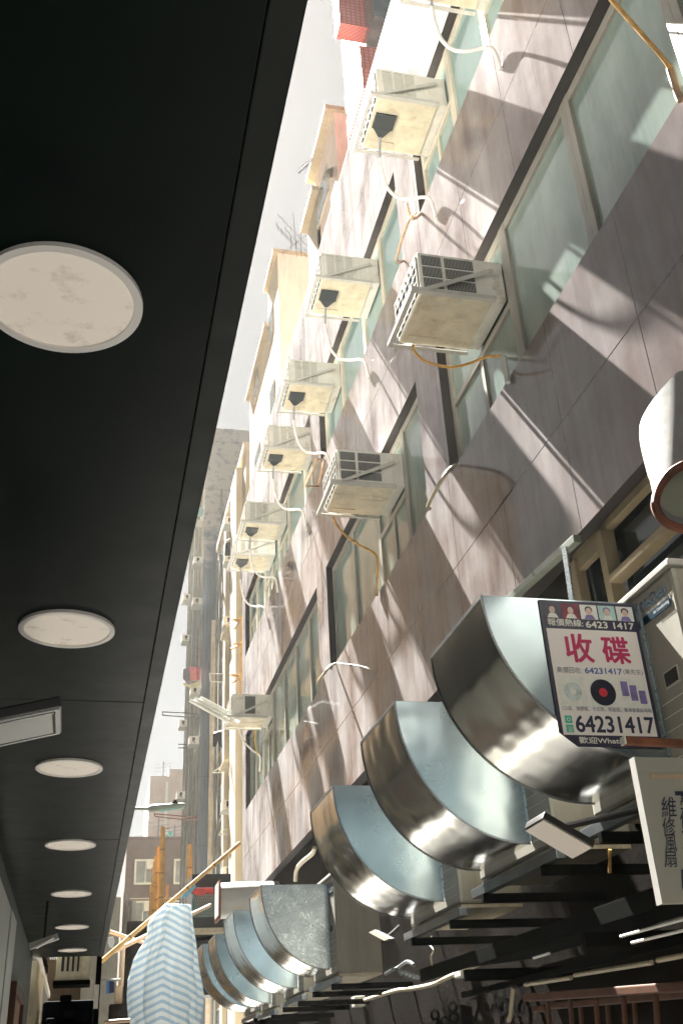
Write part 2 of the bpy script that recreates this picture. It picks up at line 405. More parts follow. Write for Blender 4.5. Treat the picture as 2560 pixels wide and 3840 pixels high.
# ------------------------------------------------------------------ mesh tools
def tag(o, label=None, cat=None, group=None, kind=None):
    if label: o["label"] = label
    if cat: o["category"] = cat
    if group: o["group"] = group
    if kind: o["kind"] = kind
    return o
def thing(name, loc, label, cat, group=None):
    o = bpy.data.objects.new(name, None)
    o.empty_display_size = 0.1
    COL.objects.link(o); o.location = loc
    return tag(o, label, cat, group)
ORG = {}
def worldloc(o):
    v = Vector(o.location)
    while o.parent: o = o.parent; v = v + Vector(o.location)
    return v
class MB:
    def __init__(s): s.v = []; s.f = []; s.uv = None
    def add(s, vs, fs):
        b = len(s.v); s.v += [Vector(q) for q in vs]; s.f += [tuple(b + i for i in f) for f in fs]; return s
    def box(s, x0, x1, y0, y1, z0, z1):
        return s.add([(x0,y0,z0),(x1,y0,z0),(x1,y1,z0),(x0,y1,z0),(x0,y0,z1),(x1,y0,z1),(x1,y1,z1),(x0,y1,z1)],
                     [(0,3,2,1),(4,5,6,7),(0,1,5,4),(1,2,6,5),(2,3,7,6),(3,0,4,7)])
    def prism(s, pts, ext):
        ext = Vector(ext); n = len(pts); p = [Vector(q) for q in pts]
        return s.add(p + [q + ext for q in p], [tuple(range(n)), tuple(range(2*n-1, n-1, -1))] +
                     [(i, (i+1) % n, n+(i+1) % n, n+i) for i in range(n)])
    def bar(s, a, b, wd, ht, up=(0, 0, 1)):
        a = Vector(a); b = Vector(b); d = (b - a).normalized(); up = Vector(up)
        if abs(d.dot(up)) > 0.98: up = Vector((0, 1, 0))
        u = d.cross(up).normalized(); n = u.cross(d)
        c = [u*wd/2+n*ht/2, -u*wd/2+n*ht/2, -u*wd/2-n*ht/2, u*wd/2-n*ht/2]
        return s.prism([a + q for q in c], b - a)
    def tube(s, pts, r, n=10, cap=True):
        pts = [Vector(q) for q in pts]; k = len(pts)
        rs = r if isinstance(r, (list, tuple)) else [r] * k
        b = len(s.v); prev = None
        for i, q in enumerate(pts):
            d = (pts[min(i+1, k-1)] - pts[max(i-1, 0)]).normalized()
            if prev is None:
                ref = Vector((0, 0, 1)) if abs(d.z) < 0.9 else Vector((1, 0, 0))
                u = d.cross(ref).normalized()
            else:
                u = (prev - d * prev.dot(d)).normalized()
            prev = u; wv = d.cross(u)
            for j in range(n):
                a = 2*math.pi*j/n
                s.v.append(q + (u*math.cos(a) + wv*math.sin(a)) * rs[i])
        for i in range(k-1):
            for j in range(n):
                s.f.append((b+i*n+j, b+i*n+(j+1) % n, b+(i+1)*n+(j+1) % n, b+(i+1)*n+j))
        if cap:
            s.f.append(tuple(b+j for j in range(n-1, -1, -1)))
            s.f.append(tuple(b+(k-1)*n+j for j in range(n)))
        return s
    def disc(s, c, r, n=48, axis='z', thick=0.004):
        c = Vector(c)
        pts = []
        for j in range(n):
            a = 2*math.pi*j/n
            o = {'z': (math.cos(a)*r, math.sin(a)*r, 0), 'y': (math.cos(a)*r, 0, math.sin(a)*r), 'x': (0, math.cos(a)*r, math.sin(a)*r)}[axis]
            pts.append(c + Vector(o))
        e = {'z': (0, 0, thick), 'y': (0, thick, 0), 'x': (thick, 0, 0)}[axis]
        return s.prism(pts, e)
    def ring(s, c, r0, r1, n=64, thick=0.01):
        c = Vector(c); vs = []
        for j in range(n):
            a = 2*math.pi*j/n; u = Vector((math.cos(a), math.sin(a), 0))
            vs += [c+u*r0, c+u*r1, c+u*r1+Vector((0, 0, thick)), c+u*r0+Vector((0, 0, thick))]
        fs = []
        for j in range(n):
            k = (j+1) % n
            for q in range(4):
                fs.append((4*j+q, 4*j+(q+1) % 4, 4*k+(q+1) % 4, 4*k+q))
        return s.add(vs, fs)
    def build(s, name, mat, parent=None, smooth=False, bevel=0.0, angle=40, label=None):
        me = bpy.data.meshes.new(name)
        off = worldloc(parent) if parent is not None else Vector()
        me.from_pydata([q - off for q in s.v], [], s.f)
        bm = bmesh.new(); bm.from_mesh(me)
        bmesh.ops.recalc_face_normals(bm, faces=bm.faces)
        if bevel:
            es = [e for e in bm.edges if len(e.link_faces) == 2 and e.calc_face_angle(0) > 0.6]
            bmesh.ops.bevel(bm, geom=es, offset=bevel, segments=2, profile=0.6, affect='EDGES', clamp_overlap=True)
        if smooth:
            for f in bm.faces: f.smooth = True
            for e in bm.edges:
                if len(e.link_faces) == 2 and e.calc_face_angle(0) > R_(angle): e.smooth = False
        bm.to_mesh(me); bm.free()
        if s.uv:
            lay = me.uv_layers.new(name="UVMap")
            for lp in me.loops: lay.data[lp.index].uv = s.uv[lp.vertex_index]
        me.materials.append(M[mat] if isinstance(mat, str) else mat)
        o = bpy.data.objects.new(name, me)
        COL.objects.link(o)
        if parent is not None: o.parent = parent
        if label: o["label"] = label
        return o
def kids(o): return [c for c in COL.objects if c.parent == o]
def copy_tree(o, delta, label=None):
    def rec(a, par):
        c = a.copy(); COL.objects.link(c); c.parent = par
        for ch in kids(a): rec(ch, c)
        return c
    c = rec(o, None)
    c.location = Vector(o.location) + Vector(delta)
    if label: c["label"] = label
    return c

def text_mb(body, origin, U, V, height=None, width=None, bold=0.0, depth=0.0015, align='LEFT', shear=0.0):
    """letters as thin raised shapes; U right, V up, both unit vectors; fitted to width and/or height"""
    cu = bpy.data.curves.new("lettering", 'FONT')
    cu.body = body; cu.size = 1.0; cu.align_x = 'LEFT'
    cu.resolution_u = 3
    o = bpy.data.objects.new("lettering", cu); COL.objects.link(o)
    dg = bpy.context.evaluated_depsgraph_get(); dg.update()
    me = bpy.data.meshes.new_from_object(o.evaluated_get(dg))
    bpy.data.objects.remove(o); bpy.data.curves.remove(cu)
    mb = MB()
    if not len(me.vertices): return mb
    xs = [q.co.x for q in me.vertices]; ys = [q.co.y for q in me.vertices]
    w0, h0 = max(xs)-min(xs), max(ys)-min(ys)
    sx = width / w0 if width else height / h0
    sy = height / h0 if height else sx
    U = Vector(U); V = Vector(V); N = U.cross(V)
    ox = -min(xs) if align == 'LEFT' else (-(min(xs)+max(xs))/2 if align == 'CENTER' else -max(xs))
    oy = -min(ys)
    P = [Vector(origin) + U*((q.co.x+ox)*sx + shear*(q.co.y+oy)*sy) + V*((q.co.y+oy)*sy) + N*depth for q in me.vertices]
    fs = [tuple(pl.vertices) for pl in me.polygons]
    mb.add(P, fs)
    bpy.data.meshes.remove(me)
    if bold:
        v0, f0 = list(mb.v), list(mb.f)
        e = bold*h0*sy*.55
        for i, (a, b) in enumerate(((1, 0), (-1, 0), (0, 1), (0, -1), (.7, .7), (-.7, .7), (.7, -.7), (-.7, -.7))):
            mb.add([q + (U*a + V*b)*e + N*(i+1)*.00004 for q in v0], f0)
    return mb
def merge(a, b):
    a.add(b.v, b.f); return a
def smooth_path(pts, n=6):
    P = [Vector(q) for q in pts]; out = []
    for i in range(len(P)-1):
        p0 = P[max(i-1, 0)]; p1 = P[i]; p2 = P[i+1]; p3 = P[min(i+2, len(P)-1)]
        for k in range(n):
            t_ = k/n
            out.append(0.5*((2*p1)+(p2-p0)*t_+(2*p0-5*p1+4*p2-p3)*t_*t_+(3*p1-p0-3*p2+p3)*t_**3))
    out.append(P[-1]); return out

# ------------------------------------------------------------------ ground
GZ = -1.6
g = MB().add([(-400, -400, GZ), (400, -400, GZ), (400, 400, GZ), (-400, 400, GZ)], [(0, 1, 2, 3)]).build("ground", "asphalt"); tag(g, kind="structure")
g = MB().add([(-1.0, 16, GZ+.008), (5.4, 16, GZ+.008), (5.4, 50, GZ+.008), (-1.0, 50, GZ+.008)], [(0, 1, 2, 3)]).build("far_bounce_paving", "bounce_pale"); tag(g, kind="structure")  # unseen pale ground added to bounce light onto the far canopy
g = MB().add([(-0.5, -12, GZ+.004), (1.0, -12, GZ+.004), (1.0, 60, GZ+.004), (-0.5, 60, GZ+.004)], [(0, 1, 2, 3)]).build("alley_paving", "paving"); tag(g, kind="structure")

# ------------------------------------------------------------------ clad building on the right
FX = 2.8
Y0, Y1, ROOF = 0.9, 19.83, 11.2
BAYS = [(1.7, 7.0), (7.64, 11.84), (12.45, 19.35)]
ROWS = [(4.50, 5.96), (7.60, 8.90)]
bld = thing("clad_building", (FX, 10, GZ), "long building clad in polished brown stone panels with rows of window air conditioners", "building")
wl = MB()
ys = [Y0] + [q for b in BAYS for q in b] + [Y1]
zs = [2.86] + [q for r in ROWS for q in r] + [ROOF]
for i in range(len(ys)-1):
    for j in range(len(zs)-1):
        if i % 2 == 1 and j % 2 == 1: continue
        wl.add([(FX, ys[i], zs[j]), (FX, ys[i+1], zs[j]), (FX, ys[i+1], zs[j+1]), (FX, ys[i], zs[j+1])], [(0, 3, 2, 1)])
wl.add([(FX, Y0, 2.86), (4.1, Y0, 2.86), (4.1, Y0, ROOF), (FX, Y0, ROOF)], [(0, 1, 2, 3)])
wl.add([(FX, Y1, 2.86), (4.1, Y1, 2.86), (4.1, Y1, ROOF), (FX, Y1, ROOF)], [(3, 2, 1, 0)])
bm_wall = wl.build("wall", "stone_cladding", bld)
MB().box(FX+.003, 4.1, Y0+.003, Y1-.003, ROOF, ROOF+.03).build("roof", "cap_beige", bld)
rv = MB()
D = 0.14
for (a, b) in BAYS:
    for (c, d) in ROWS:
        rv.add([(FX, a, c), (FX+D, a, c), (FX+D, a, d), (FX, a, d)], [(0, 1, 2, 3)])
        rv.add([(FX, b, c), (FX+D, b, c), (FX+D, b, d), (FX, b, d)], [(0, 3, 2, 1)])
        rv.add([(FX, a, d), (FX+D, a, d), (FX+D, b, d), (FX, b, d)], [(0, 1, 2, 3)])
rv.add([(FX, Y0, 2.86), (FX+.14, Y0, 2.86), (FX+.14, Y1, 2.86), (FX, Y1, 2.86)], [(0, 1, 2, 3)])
rv.build("reveal", "reveal_shade", bld)
sl_ = MB()
for (a, b) in BAYS:
    for (c, d) in ROWS:
        sl_.box(FX+.004, FX+.16, a+.002, b-.002, c-.03, c-.001)
sl_.build("sill", "window_frame", bld)
# backs of the openings
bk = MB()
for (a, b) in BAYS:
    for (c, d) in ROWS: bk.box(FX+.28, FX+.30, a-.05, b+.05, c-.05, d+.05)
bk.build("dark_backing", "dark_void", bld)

def window(y0, y1, z0, z1, fmat, gmat, low=None, fw=0.05, mull=0.085):
    f = MB(); x0, x1 = FX+.085, FX+.145
    f.box(x0, x1, y0, y0+mull/2, z0, z1); f.box(x0, x1, y1-mull/2, y1, z0, z1)
    f.box(x0+.004, x1-.004, y0+mull/2, y1-mull/2, z1-fw-.03, z1)
    f.box(x0-.03, x1-.004, y0+mull/2, y1-mull/2, z0, z0+fw+.02)
    if low:
        f.box(x0+.002, x1-.006, y0+mull/2, y1-mull/2, low-.03, low+.03)
        ym = (y0+y1)/2
        f.box(x0+.01, x1-.008, ym-.03, ym+.03, z0+fw+.02, low-.03)
    o = f.build("window", fmat, bld, bevel=0.004)
    g_ = MB()
    g_.box(x1-.03, x1-.02, y0+mull/2-.01, y1-mull/2+.01, z0+fw, z1-fw)
    g_.build("pane", gmat, o)
def muls(*a): return [(a[i], a[i+1]) for i in range(len(a)-1)]
c, d = ROWS[0]
for i, (a, b) in enumerate(muls(1.70, 2.0, 3.05, 4.28, 5.52, 7.0)):
    window(a, b, c, d, "window_frame", "pane_green", low=5.2 if i == 4 else None, mull=.13)
for i, (a, b) in enumerate(muls(7.64, 8.47, 9.55, 10.7, 11.84)):
    window(a, b, c, d, "window_frame", "pane_green", low=5.2 if i == 1 else None, mull=.10)
for i, (a, b) in enumerate(muls(12.45, 13.45, 14.5, 15.55, 16.65, 17.75, 18.6, 19.35)):
    window(a, b, c, d, "window_frame", "pane_green", low=5.35 if i in (4,) else None, mull=.10)
c, d = ROWS[1]
for ml in (muls(1.7, 2.9, 4.35, 5.2, 6.05, 7.0), muls(7.64, 8.66, 9.55, 10.75, 11.84), muls(12.45, 13.4, 14.85, 15.75, 16.55, 17.4, 18.4, 19.35)):
    for i, (a, b) in enumerate(ml):
        window(a, b, c, d, "window_frame_pale", "pane_teal", low=8.2 if (b-a) < 1.0 and i % 2 == 0 else None, mull=.11)
# lower storey: rough dark wall and shop-level windows
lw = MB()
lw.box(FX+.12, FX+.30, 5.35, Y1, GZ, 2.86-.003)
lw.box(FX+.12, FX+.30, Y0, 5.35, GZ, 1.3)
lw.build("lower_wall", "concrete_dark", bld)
lf = MB()
x0, x1 = FX+.08, FX+.14
lf.box(x0, x1, Y0, 5.30, 2.80, 2.855)
lf.box(x0-.03, x1, 4.84, 4.91, 1.3, 2.80)
lf.box(x0-.02, x1-.01, 5.24, 5.32, 1.3, 2.80)
lf.box(x0-.035, x1-.012, Y0, 4.84, 2.44, 2.49)
lf.box(x0, x1-.012, Y0, 4.82, 2.06, 2.12)
lf.box(x0, x1-.012, 4.92, 5.24, 2.72, 2.80)
lf.box(x0, x1-.012, 3.4, 3.47, 1.3, 2.43)
lo = lf.build("window", "frame_old", bld, bevel=.004, label="beige framed shop-level window with black panes")
MB().box(FX+.17, FX+.18, Y0, 5.32, 1.3, 2.84).build("pane", "glass_dark", lo)

# ------------------------------------------------------------------ window air conditioners
def louver_panel(mb_dark, mb_slat, y, xa, xb, za_, zb_, n):
    mb_dark.box(xa, xb, y-.004, y, za_, zb_)
    for k in range(n):
        xx = xa + (xb-xa)*(k+.5)/n
        mb_slat.box(xx-.0016, xx+.0016, y-.010, y-.0042, za_, zb_)
def make_ac(name, y0, z0, style, label):
    W, DP = 0.71, 0.70
    t = thing(name, (FX, y0, z0), label, "air conditioner", "window air conditioners along the clad wall")
    bx0, bx1 = FX-.61, FX+.10
    by0, by1, bz0, bz1 = y0+.035, y0+W-.035, z0+.04, z0+.43
    MB().box(bx0, bx1, by0, by1, bz0, bz1).build("casing", "ac_casing", t, bevel=.008)
    dk, st = MB(), MB()
    if style == 'slots':
        for (xa, xb) in ((bx0+.03, bx0+.19), (bx0+.22, bx0+.46)):
            for r in range(3):
                za_ = bz0+.035+r*.115
                louver_panel(dk, st, by0, xa, xb, za_, za_+.095, 14 if xb-xa < .2 else 20)
        dk.build("vent_opening", "dark_void", t); st.build("louver", "slat", t)
    elif style == 'columns':
        for k in range(3):
            xa = bx0+.07+k*.115
            dk.box(xa, xa+.085, by0-.004, by0, bz0+.03, bz1-.03)
            for q in range(18):
                zz = bz0+.035+q*.0175
                st.box(xa, xa+.085, by0-.008, by0-.0042, zz, zz+.008)
        dk.build("vent_opening", "louver_grey", t); st.build("louver", "ac_casing", t)
    else:
        dk.box(bx0+.22, bx0+.40, by0-.004, by0, bz0+.04, bz1-.04)
        for k in range(16):
            xx = bx0+.225+k*.011
            st.box(xx, xx+.003, by0-.010, by0-.0042, bz0+.04, bz1-.04)
        dk.build("vent_opening", "dark_void", t); st.build("louver", "louver_grey", t)
    MB().box(bx0-.006, bx0, by0+.025, by1-.025, bz0+.025, bz1-.025).build("condenser_face", "dark_void", t)
    gr = MB()
    for k in range(7):
        yy = by0+.03+k*(by1-by0-.06)/6
        gr.box(bx0-.016, bx0-.0062, yy-.005, yy+.005, bz0+.02, bz1-.02)
    for k in range(5):
        zz = bz0+.03+k*(bz1-bz0-.06)/4
        gr.box(bx0-.020, bx0-.0162, by0+.025, by1-.025, zz-.004, zz+.004)
    gr.build("rear_grille", "wire_white", t)
    pn = MB().box(bx0+.012, FX-.01, by0+.012, by1-.012, bz0-.016, bz0-.002)
    pn.box(bx0+.05, bx0+.30, by1-.12, by1-.05, bz0-.026, bz0-.0162)
    pn.box(bx0+.10, bx0+.13, by0+.10, by1-.15, bz0-.020, bz0-.0164)
    pn.box(bx0+.30, FX-.05, by0+.30, by0+.315, bz0-.020, bz0-.0164)
    for k in range(5):
        pn.disc((bx0+.18+k*.06, by0+.22, bz0-.0205), .007, 10, 'z', .004)
    pn.build("drip_tray", "ac_underside", t, bevel=.003)
    fr = MB()
    e = .038
    fr.box(FX-DP, FX-.003, y0, y0+.006, z0, z0+e); fr.box(FX-DP, FX-.003, y0+.0062, y0+e, z0, z0+.006)
    fr.box(FX-DP, FX-.003, y0+W-.006, y0+W, z0, z0+e); fr.box(FX-DP, FX-.003, y0+W-e, y0+W-.0062, z0, z0+.006)
    fr.box(FX-DP, FX-DP+.006, y0+.0062, y0+W-.0062, z0+.0002, z0+e-.0005); fr.box(FX-DP+.0062, FX-DP+e, y0+e, y0+W-e, z0+.0004, z0+.0064)
    for yy in (y0-.006, y0+W+.006):
        fr.bar((FX-DP+.12, yy, z0+.02), (FX-.004, yy, z0+.30), .010, .035)
    fr.build("support_frame", "ac_steel", t)
    if style == 'columns':
        fn = MB()
        a = (bx0+.06, y0+.20); 
        fn.box(bx0+.03, bx0+.24, y0+.22, y0+.40, z0+.004, z0+.018)
        cx_, cy_ = bx0+.135, y0+.40
        fn.add([(cx_-.09, y0+.40, z0+.018), (cx_+.09, y0+.40, z0+.018), (cx_+.02, y0+.47, z0-.01), (cx_-.02, y0+.47, z0-.01),
                (cx_-.09, y0+.40, z0+.004), (cx_+.09, y0+.40, z0+.004), (cx_+.02, y0+.47, z0-.03), (cx_-.02, y0+.47, z0-.03)],
               [(0, 1, 2, 3), (7, 6, 5, 4), (0, 3, 7, 4), (1, 5, 6, 2), (2, 6, 7, 3), (0, 4, 5, 1)])
        fn.build("drain_funnel", "funnel_black", t)
    return t
ac3 = make_ac("window_air_conditioner", 6.15, 8.20, 'columns',
              "beige air conditioner with black drain funnel, second from the top of the photo")
UP = [(4.44, 8.13, "beige air conditioner cut off by the top edge of the photo"),
      (8.74, 8.22, "beige air conditioner left of the largest slotted unit, third of the upper row"),
      (10.82, 8.22, "beige air conditioner above the middle slotted unit, fourth of the upper row"),
      (12.55, 8.30, "beige air conditioner whose funnel is crossed by a white hose, fifth of the upper row"),
      (15.0, 8.34, "beige air conditioner just above its close twin, sixth of the upper row"),
      (16.15, 8.30, "last and farthest beige air conditioner of the upper row, tucked under its twin")]
for (y, z, lab) in UP:
    c_ = copy_tree(ac3, (0, y-6.15, z-8.20), lab)
    c_.rotation_euler = (R_(random.uniform(-1.2, 1.2)), R_(random.uniform(-1.5, 0.6)), R_(random.uniform(-.8, .8)))
make_ac("window_air_conditioner", 5.60, 5.25, 'slots', "largest nearest cream air conditioner with black slotted side and yellowed underside")
make_ac("window_air_conditioner", 8.50, 5.25, 'slots', "cream air conditioner of the lower row, middle of three, with thin orange hose below")
make_ac("window_air_conditioner", 16.70, 5.45, 'single', "far small pinkish air conditioner of the lower row beside the three white tubes")

# drain hoses of the upper row
def hose(dy, dz, lab):
    y, z = 6.15+dy, 8.20+dz
    bx = FX-.61+.135
    t = thing("drain_hose", (FX, y, z), lab, "hose", "drain hoses of the upper air conditioners")
    up_ = smooth_path([(bx, y+.47, z-.01), (bx+.0, y+.52, z-.10), (bx+.0, y+.55, z-.24)], 5)
    MB().tube(up_, .015, 8).build("upper_hose", "hose_grey", t, smooth=True)
    dn = smooth_path([(bx, y+.55, z-.24), (bx+.02, y+.57, z-.40), (bx+.07, y+.60, z-.58), (bx+.16, y+.58, z-.72),
                      (bx+.27, y+.52, z-.78), (bx+.37, y+.46, z-.80), (bx+.43, y+.42, z-.87), (FX-.012, y+.42, z-1.10)], 6)
    MB().tube(dn, .017, 8).build("white_hose", "hose_white", t, smooth=True)
HN = ["white drain hose curving from the second upper air conditioner to the wall",
      "white drain hose at the top of the photo crossing a teal window", "white drain hose curving below the third upper air conditioner",
      "white drain hose curving below the fourth upper air conditioner over its neighbour's funnel",
      "white drain hose curving below the fifth upper air conditioner", "white drain hose below the sixth upper air conditioner",
      "white drain hose hanging below the farthest upper air conditioner"]
for i, (y, z) in enumerate([(6.15, 8.20)] + [(a, b) for a, b, _ in UP]):
    hose(y-6.15, z-8.20, HN[i])
# hoses of the lower row
def tube_thing(name, mat, pts, r, lab, cat, n=8, sm=6, group=None):
    o = MB().tube(smooth_path(pts, sm), r, n).build(name, mat, None, smooth=True)
    return tag(o, lab, cat, group)
tube_thing("drain_hose", "hose_orange", [PX(z4(290, 965), 2.18), PX(z4(310, 1030), 2.22), PX(z4(400, 1095), 2.34), PX(z4(560, 1130), 2.5),
           PX(z4(700, 1105), 2.62), PX(z4(830, 1055), 2.72), PX(z4(945, 1048), 2.79)], .012, "brownish orange hose looping from the largest air conditioner to the wall", "hose")
tube_thing("drain_pipe", "pipe_white", [PX(z4(955, 1050), 2.775), PX(z4(985, 1245), 2.775)], .022, "short white vertical pipe ending at the sill below the largest air conditioner", "pipe", sm=1)
tube_thing("drain_hose", "hose_orange", [PX(z7(768, 865), 2.2), PX(z7(785, 915), 2.25), PX(z7(860, 1000), 2.4), PX(z7(960, 1070), 2.58), PX(z7(1060, 1125), 2.74), PX(z7(1085, 1180), 2.775), PX(z7(1088, 1290), 2.78)],
           .013, "bright orange hose falling from the middle lower air conditioner", "hose")
tube_thing("drain_pipe", "rust_conduit", [PX(z7(1086, 1290), 2.775), PX(z7(1082, 1440), 2.775)], .02, "pinkish stub of pipe below the bright orange hose", "pipe", sm=1)
tube_thing("drain_hose", "hose_white", [PX(zc(1110, 535), 2.15), PX(zc(1135, 590), 2.25), PX(zc(1180, 660), 2.45), PX(zc(1240, 715), 2.65), PX(zc(1285, 755), 2.77), PX(zc(1283, 880), 2.785)],
           .016, "cream hose falling from the farthest lower air conditioner", "hose")
tube_thing("yellow_cord", "tie_yellow", [PX(zc(1248, 530), 2.4), PX(zc(1243, 600), 2.42), PX(zc(1252, 680), 2.45), PX(zc(1265, 745), 2.5)], .008, "yellow cord hanging beside the farthest lower air conditioner", "cord")
tube_thing("orange_conduit", "hose_orange", [PX((2280, -25), 2.45), PX(z2(1040, 0), 2.5), PX(z2(1250, 235), 2.62), PX(z2(1420, 430), 2.72), PX(z2(1468, 500), 2.755)], .013, "orange yellow conduit slanting across the top right window", "pipe", sm=3)
tube_thing("drain_pipe", "rust_conduit", [PX(z2(1470, 500), 2.77), PX(z2(1530, 690), 2.775), PX(z2(1550, 735), 2.78)], .022, "brown pipe end below the orange conduit at the right edge", "pipe", sm=2)
tube_thing("elbow_pipe", "rust_conduit", [PX(z1(830, 1500), 2.62), PX(z1(868, 1610), 2.62), PX(z1(935, 1570), 2.79)], .018, "rusty elbow pipe where a white hose meets the wall, with a long shadow", "pipe", sm=2)
tube_thing("conduit_bracket", "rust_conduit", [PX(z3(1290, 0), 2.62), PX(z3(1235, 60), 2.62), PX(z3(1145, 340), 2.62), PX(z3(1200, 350), 2.79)], .015, "tan conduit dropping above the largest air conditioner", "pipe", sm=2)
tube_thing("wall_hook", "conduit", [PX((1712, 1745), 2.78), PX((1690, 1755), 2.6), PX((1655, 1800), 2.5), PX((1606, 1890), 2.5), PX((1612, 1910), 2.52)], .016, "bent cream pipe sticking out of the wall below the middle lower window", "pipe", sm=4)
tube_thing("wall_hook", "conduit", [PX(z8(1035, 755), 2.79), PX(z8(985, 780), 2.6), PX(z8(930, 850), 2.5), PX(z8(868, 930), 2.5), PX(z8(876, 972), 2.52)], .016, "bent cream pipe on the wall between the middle and far lower windows", "pipe", sm=4)
# rusty little bracket frame on the wall below the fourth air conditioner
bt = MB()
pts = [PX(z7(560, 630), 2.45), PX(z7(640, 440), 2.45), PX(z7(695, 440), 2.79), PX(z7(650, 635), 2.79)]
for i in range(4): bt.bar(pts[i], pts[(i+1) % 4], .022, .022)
tag(bt.build("empty_bracket", "rust_conduit"), "empty rusty bracket frame on the wall left of the middle lower air conditioner", "bracket")

# ------------------------------------------------------------------ elbow ducts and condensers
X1D = 2.2
def duct(yn, wd, xt, zt, zb_, mat_side, lab, flange=True):
    """elbow duct: opening up at the top, flat sides facing along the alley, curved back; joins a condenser at x = 2.2"""
    t = thing("elbow_duct", (X1D, yn, zb_), lab, "duct", "galvanised elbow ducts over the alley")
    N = 26
    L, H = X1D-xt, zt-zb_
    arc = []
    for i in range(N+1):
        a = math.pi/2*i/N
        # from top outer corner down and round to the bottom inner corner
        s_ = max(0.0, math.sin(a)); c_ = max(0.0, math.cos(a))
        px_ = xt + L*(1 - c_**1.0) if False else xt + L*(1-math.cos(a))
        pz_ = zb_ + H*(1-math.sin(a))
        arc.append((px_, pz_))
    # arc runs from (xt, zt) to (X1D, zb)
    T = .004
    for nm, y in (("side_panel", yn), ("side_panel", yn+wd-T)):
        MB().prism([(p[0], y, p[1]) for p in arc] + [(X1D, y, zt)], (0, T, 0)).build(nm, mat_side, t)
    cv = MB(); vs = []
    for p in arc: vs += [(p[0], yn+T, p[1]), (p[0], yn+wd-T, p[1])]
    n = len(arc)
    inner = []
    for i, p in enumerate(arc):
        a = math.pi/2*i/N
        q = (p[0]+T*math.cos(a), p[1]+T*math.sin(a))
        inner += [(q[0], yn+T, q[1]), (q[0], yn+wd-T, q[1])]
    cv.add(vs + inner, [(2*i, 2*i+2, 2*i+3, 2*i+1) for i in range(n-1)] + [(2*n+2*i+1, 2*n+2*i+3, 2*n+2*i+2, 2*n+2*i) for i in range(n-1)])
    cv.build("curved_back", "duct_curve", t, smooth=True)
    for y in (yn-.003, yn+wd-T+.003):
        sm = MB()
        for i in range(N):
            a, b = arc[i], arc[i+1]
            sm.bar((a[0], y+.002, a[1]), (b[0], y+.002, b[1]), .010, .007, up=(0, 1, 0))
        sm.build("seam_edge", "steel_rail", t)
    ed = MB()
    ed.box(xt, X1D, yn+.0045, yn+.012, zt-.012, zt+.003)
    ed.box(xt, X1D, yn+wd-.012, yn+wd-.0045, zt-.012, zt+.003)
    ed.box(xt-.004, xt+.004, yn, yn+wd, zt-.012, zt+.003)
    ed.build("top_rim", "steel_rail", t)
    if flange:
        fl = MB().box(X1D-.004, X1D+.075, yn-.006, yn-.002, zb_+.01, zt-.01)
        for k in range(4): fl.disc((X1D+.03, yn-.010, zb_+.12+k*(H-.2)/3.2), .008, 10, 'y', .004)
        fl.build("flange", "spangled_sheet", t)
    return t
def condenser(yn, y1, z0, z1, lab, logo=True):
    t = thing("condenser_unit", (X1D, yn, z0), lab, "condenser", "outdoor condenser units behind the ducts")
    xf = X1D+.006
    MB().box(xf, xf+.42, yn, y1, z0+.02, z1-.03).build("casing", "condenser_paint", t, bevel=.02)
    MB().box(xf-.012, xf+.432, yn-.012, y1+.012, z1-.03, z1).build("lid", "ac_steel", t, bevel=.006)
    MB().box(xf+.01, xf+.41, yn+.01, y1-.01, z0, z0+.02).build("base_pan", "ac_underside", t)
    h = MB().box(xf-.004, xf+.002, yn+.10, yn+.21, z0+(z1-z0)*.42, z0+(z1-z0)*.42+.07)
    hh = h.build("handle", "ac_steel", t)
    MB().box(xf-.006, xf-.0042, yn+.108, yn+.202, z0+(z1-z0)*.42+.008, z0+(z1-z0)*.42+.062).build("recess", "dark_void", hh)
    gv = MB()
    for k in range(5): gv.box(xf-.003, xf-.001, yn+.03, yn+.27, z0+.08+k*.055, z0+.083+k*.055)
    gv.build("groove", "wire_white", t)
    if logo:
        a = (xf-.002, yn+.275, z1-.165)
        lm = text_mb("McQuay", (xf-.003, yn+.27, z1-.135), (0, -1, 0), (0, 0, 1), width=.215, bold=.028, shear=.12)
        lm.box(xf-.0035, xf-.001, yn+.05, yn+.27, z1-.18, z1-.145)
        lo_ = lm.build("logo", "logo_blue", t)
        text_mb("Air Conditioning", (xf-.0045, yn+.18, z1-.172), (0, -1, 0), (0, 0, 1), width=.125, bold=.02).build("small_lettering", "wire_white", lo_)
    return t
def rails(yn, y1, z0, lab):
    t = thing("mounting_bracket", (FX, yn, z0-.09), lab, "bracket", "steel brackets under the condensers")
    for xr in (X1D-.02,): MB().box(xr, xr+.05, yn-.05, y1+.10, z0-.055, z0-.005).build("rail", "steel_rail", t, bevel=.003)
    for y in (yn+.10, y1-.12):
        MB().box(X1D-.03, FX+.119, y, y+.035, z0-.105, z0-.056).build("arm", "dark_metal", t, bevel=.003)
    for y in (yn+.04, y1-.10): MB().box(X1D+.0, X1D+.06, y, y+.06, z0-.0045, z0-.0005).build("rubber_foot", "black_plastic", t)
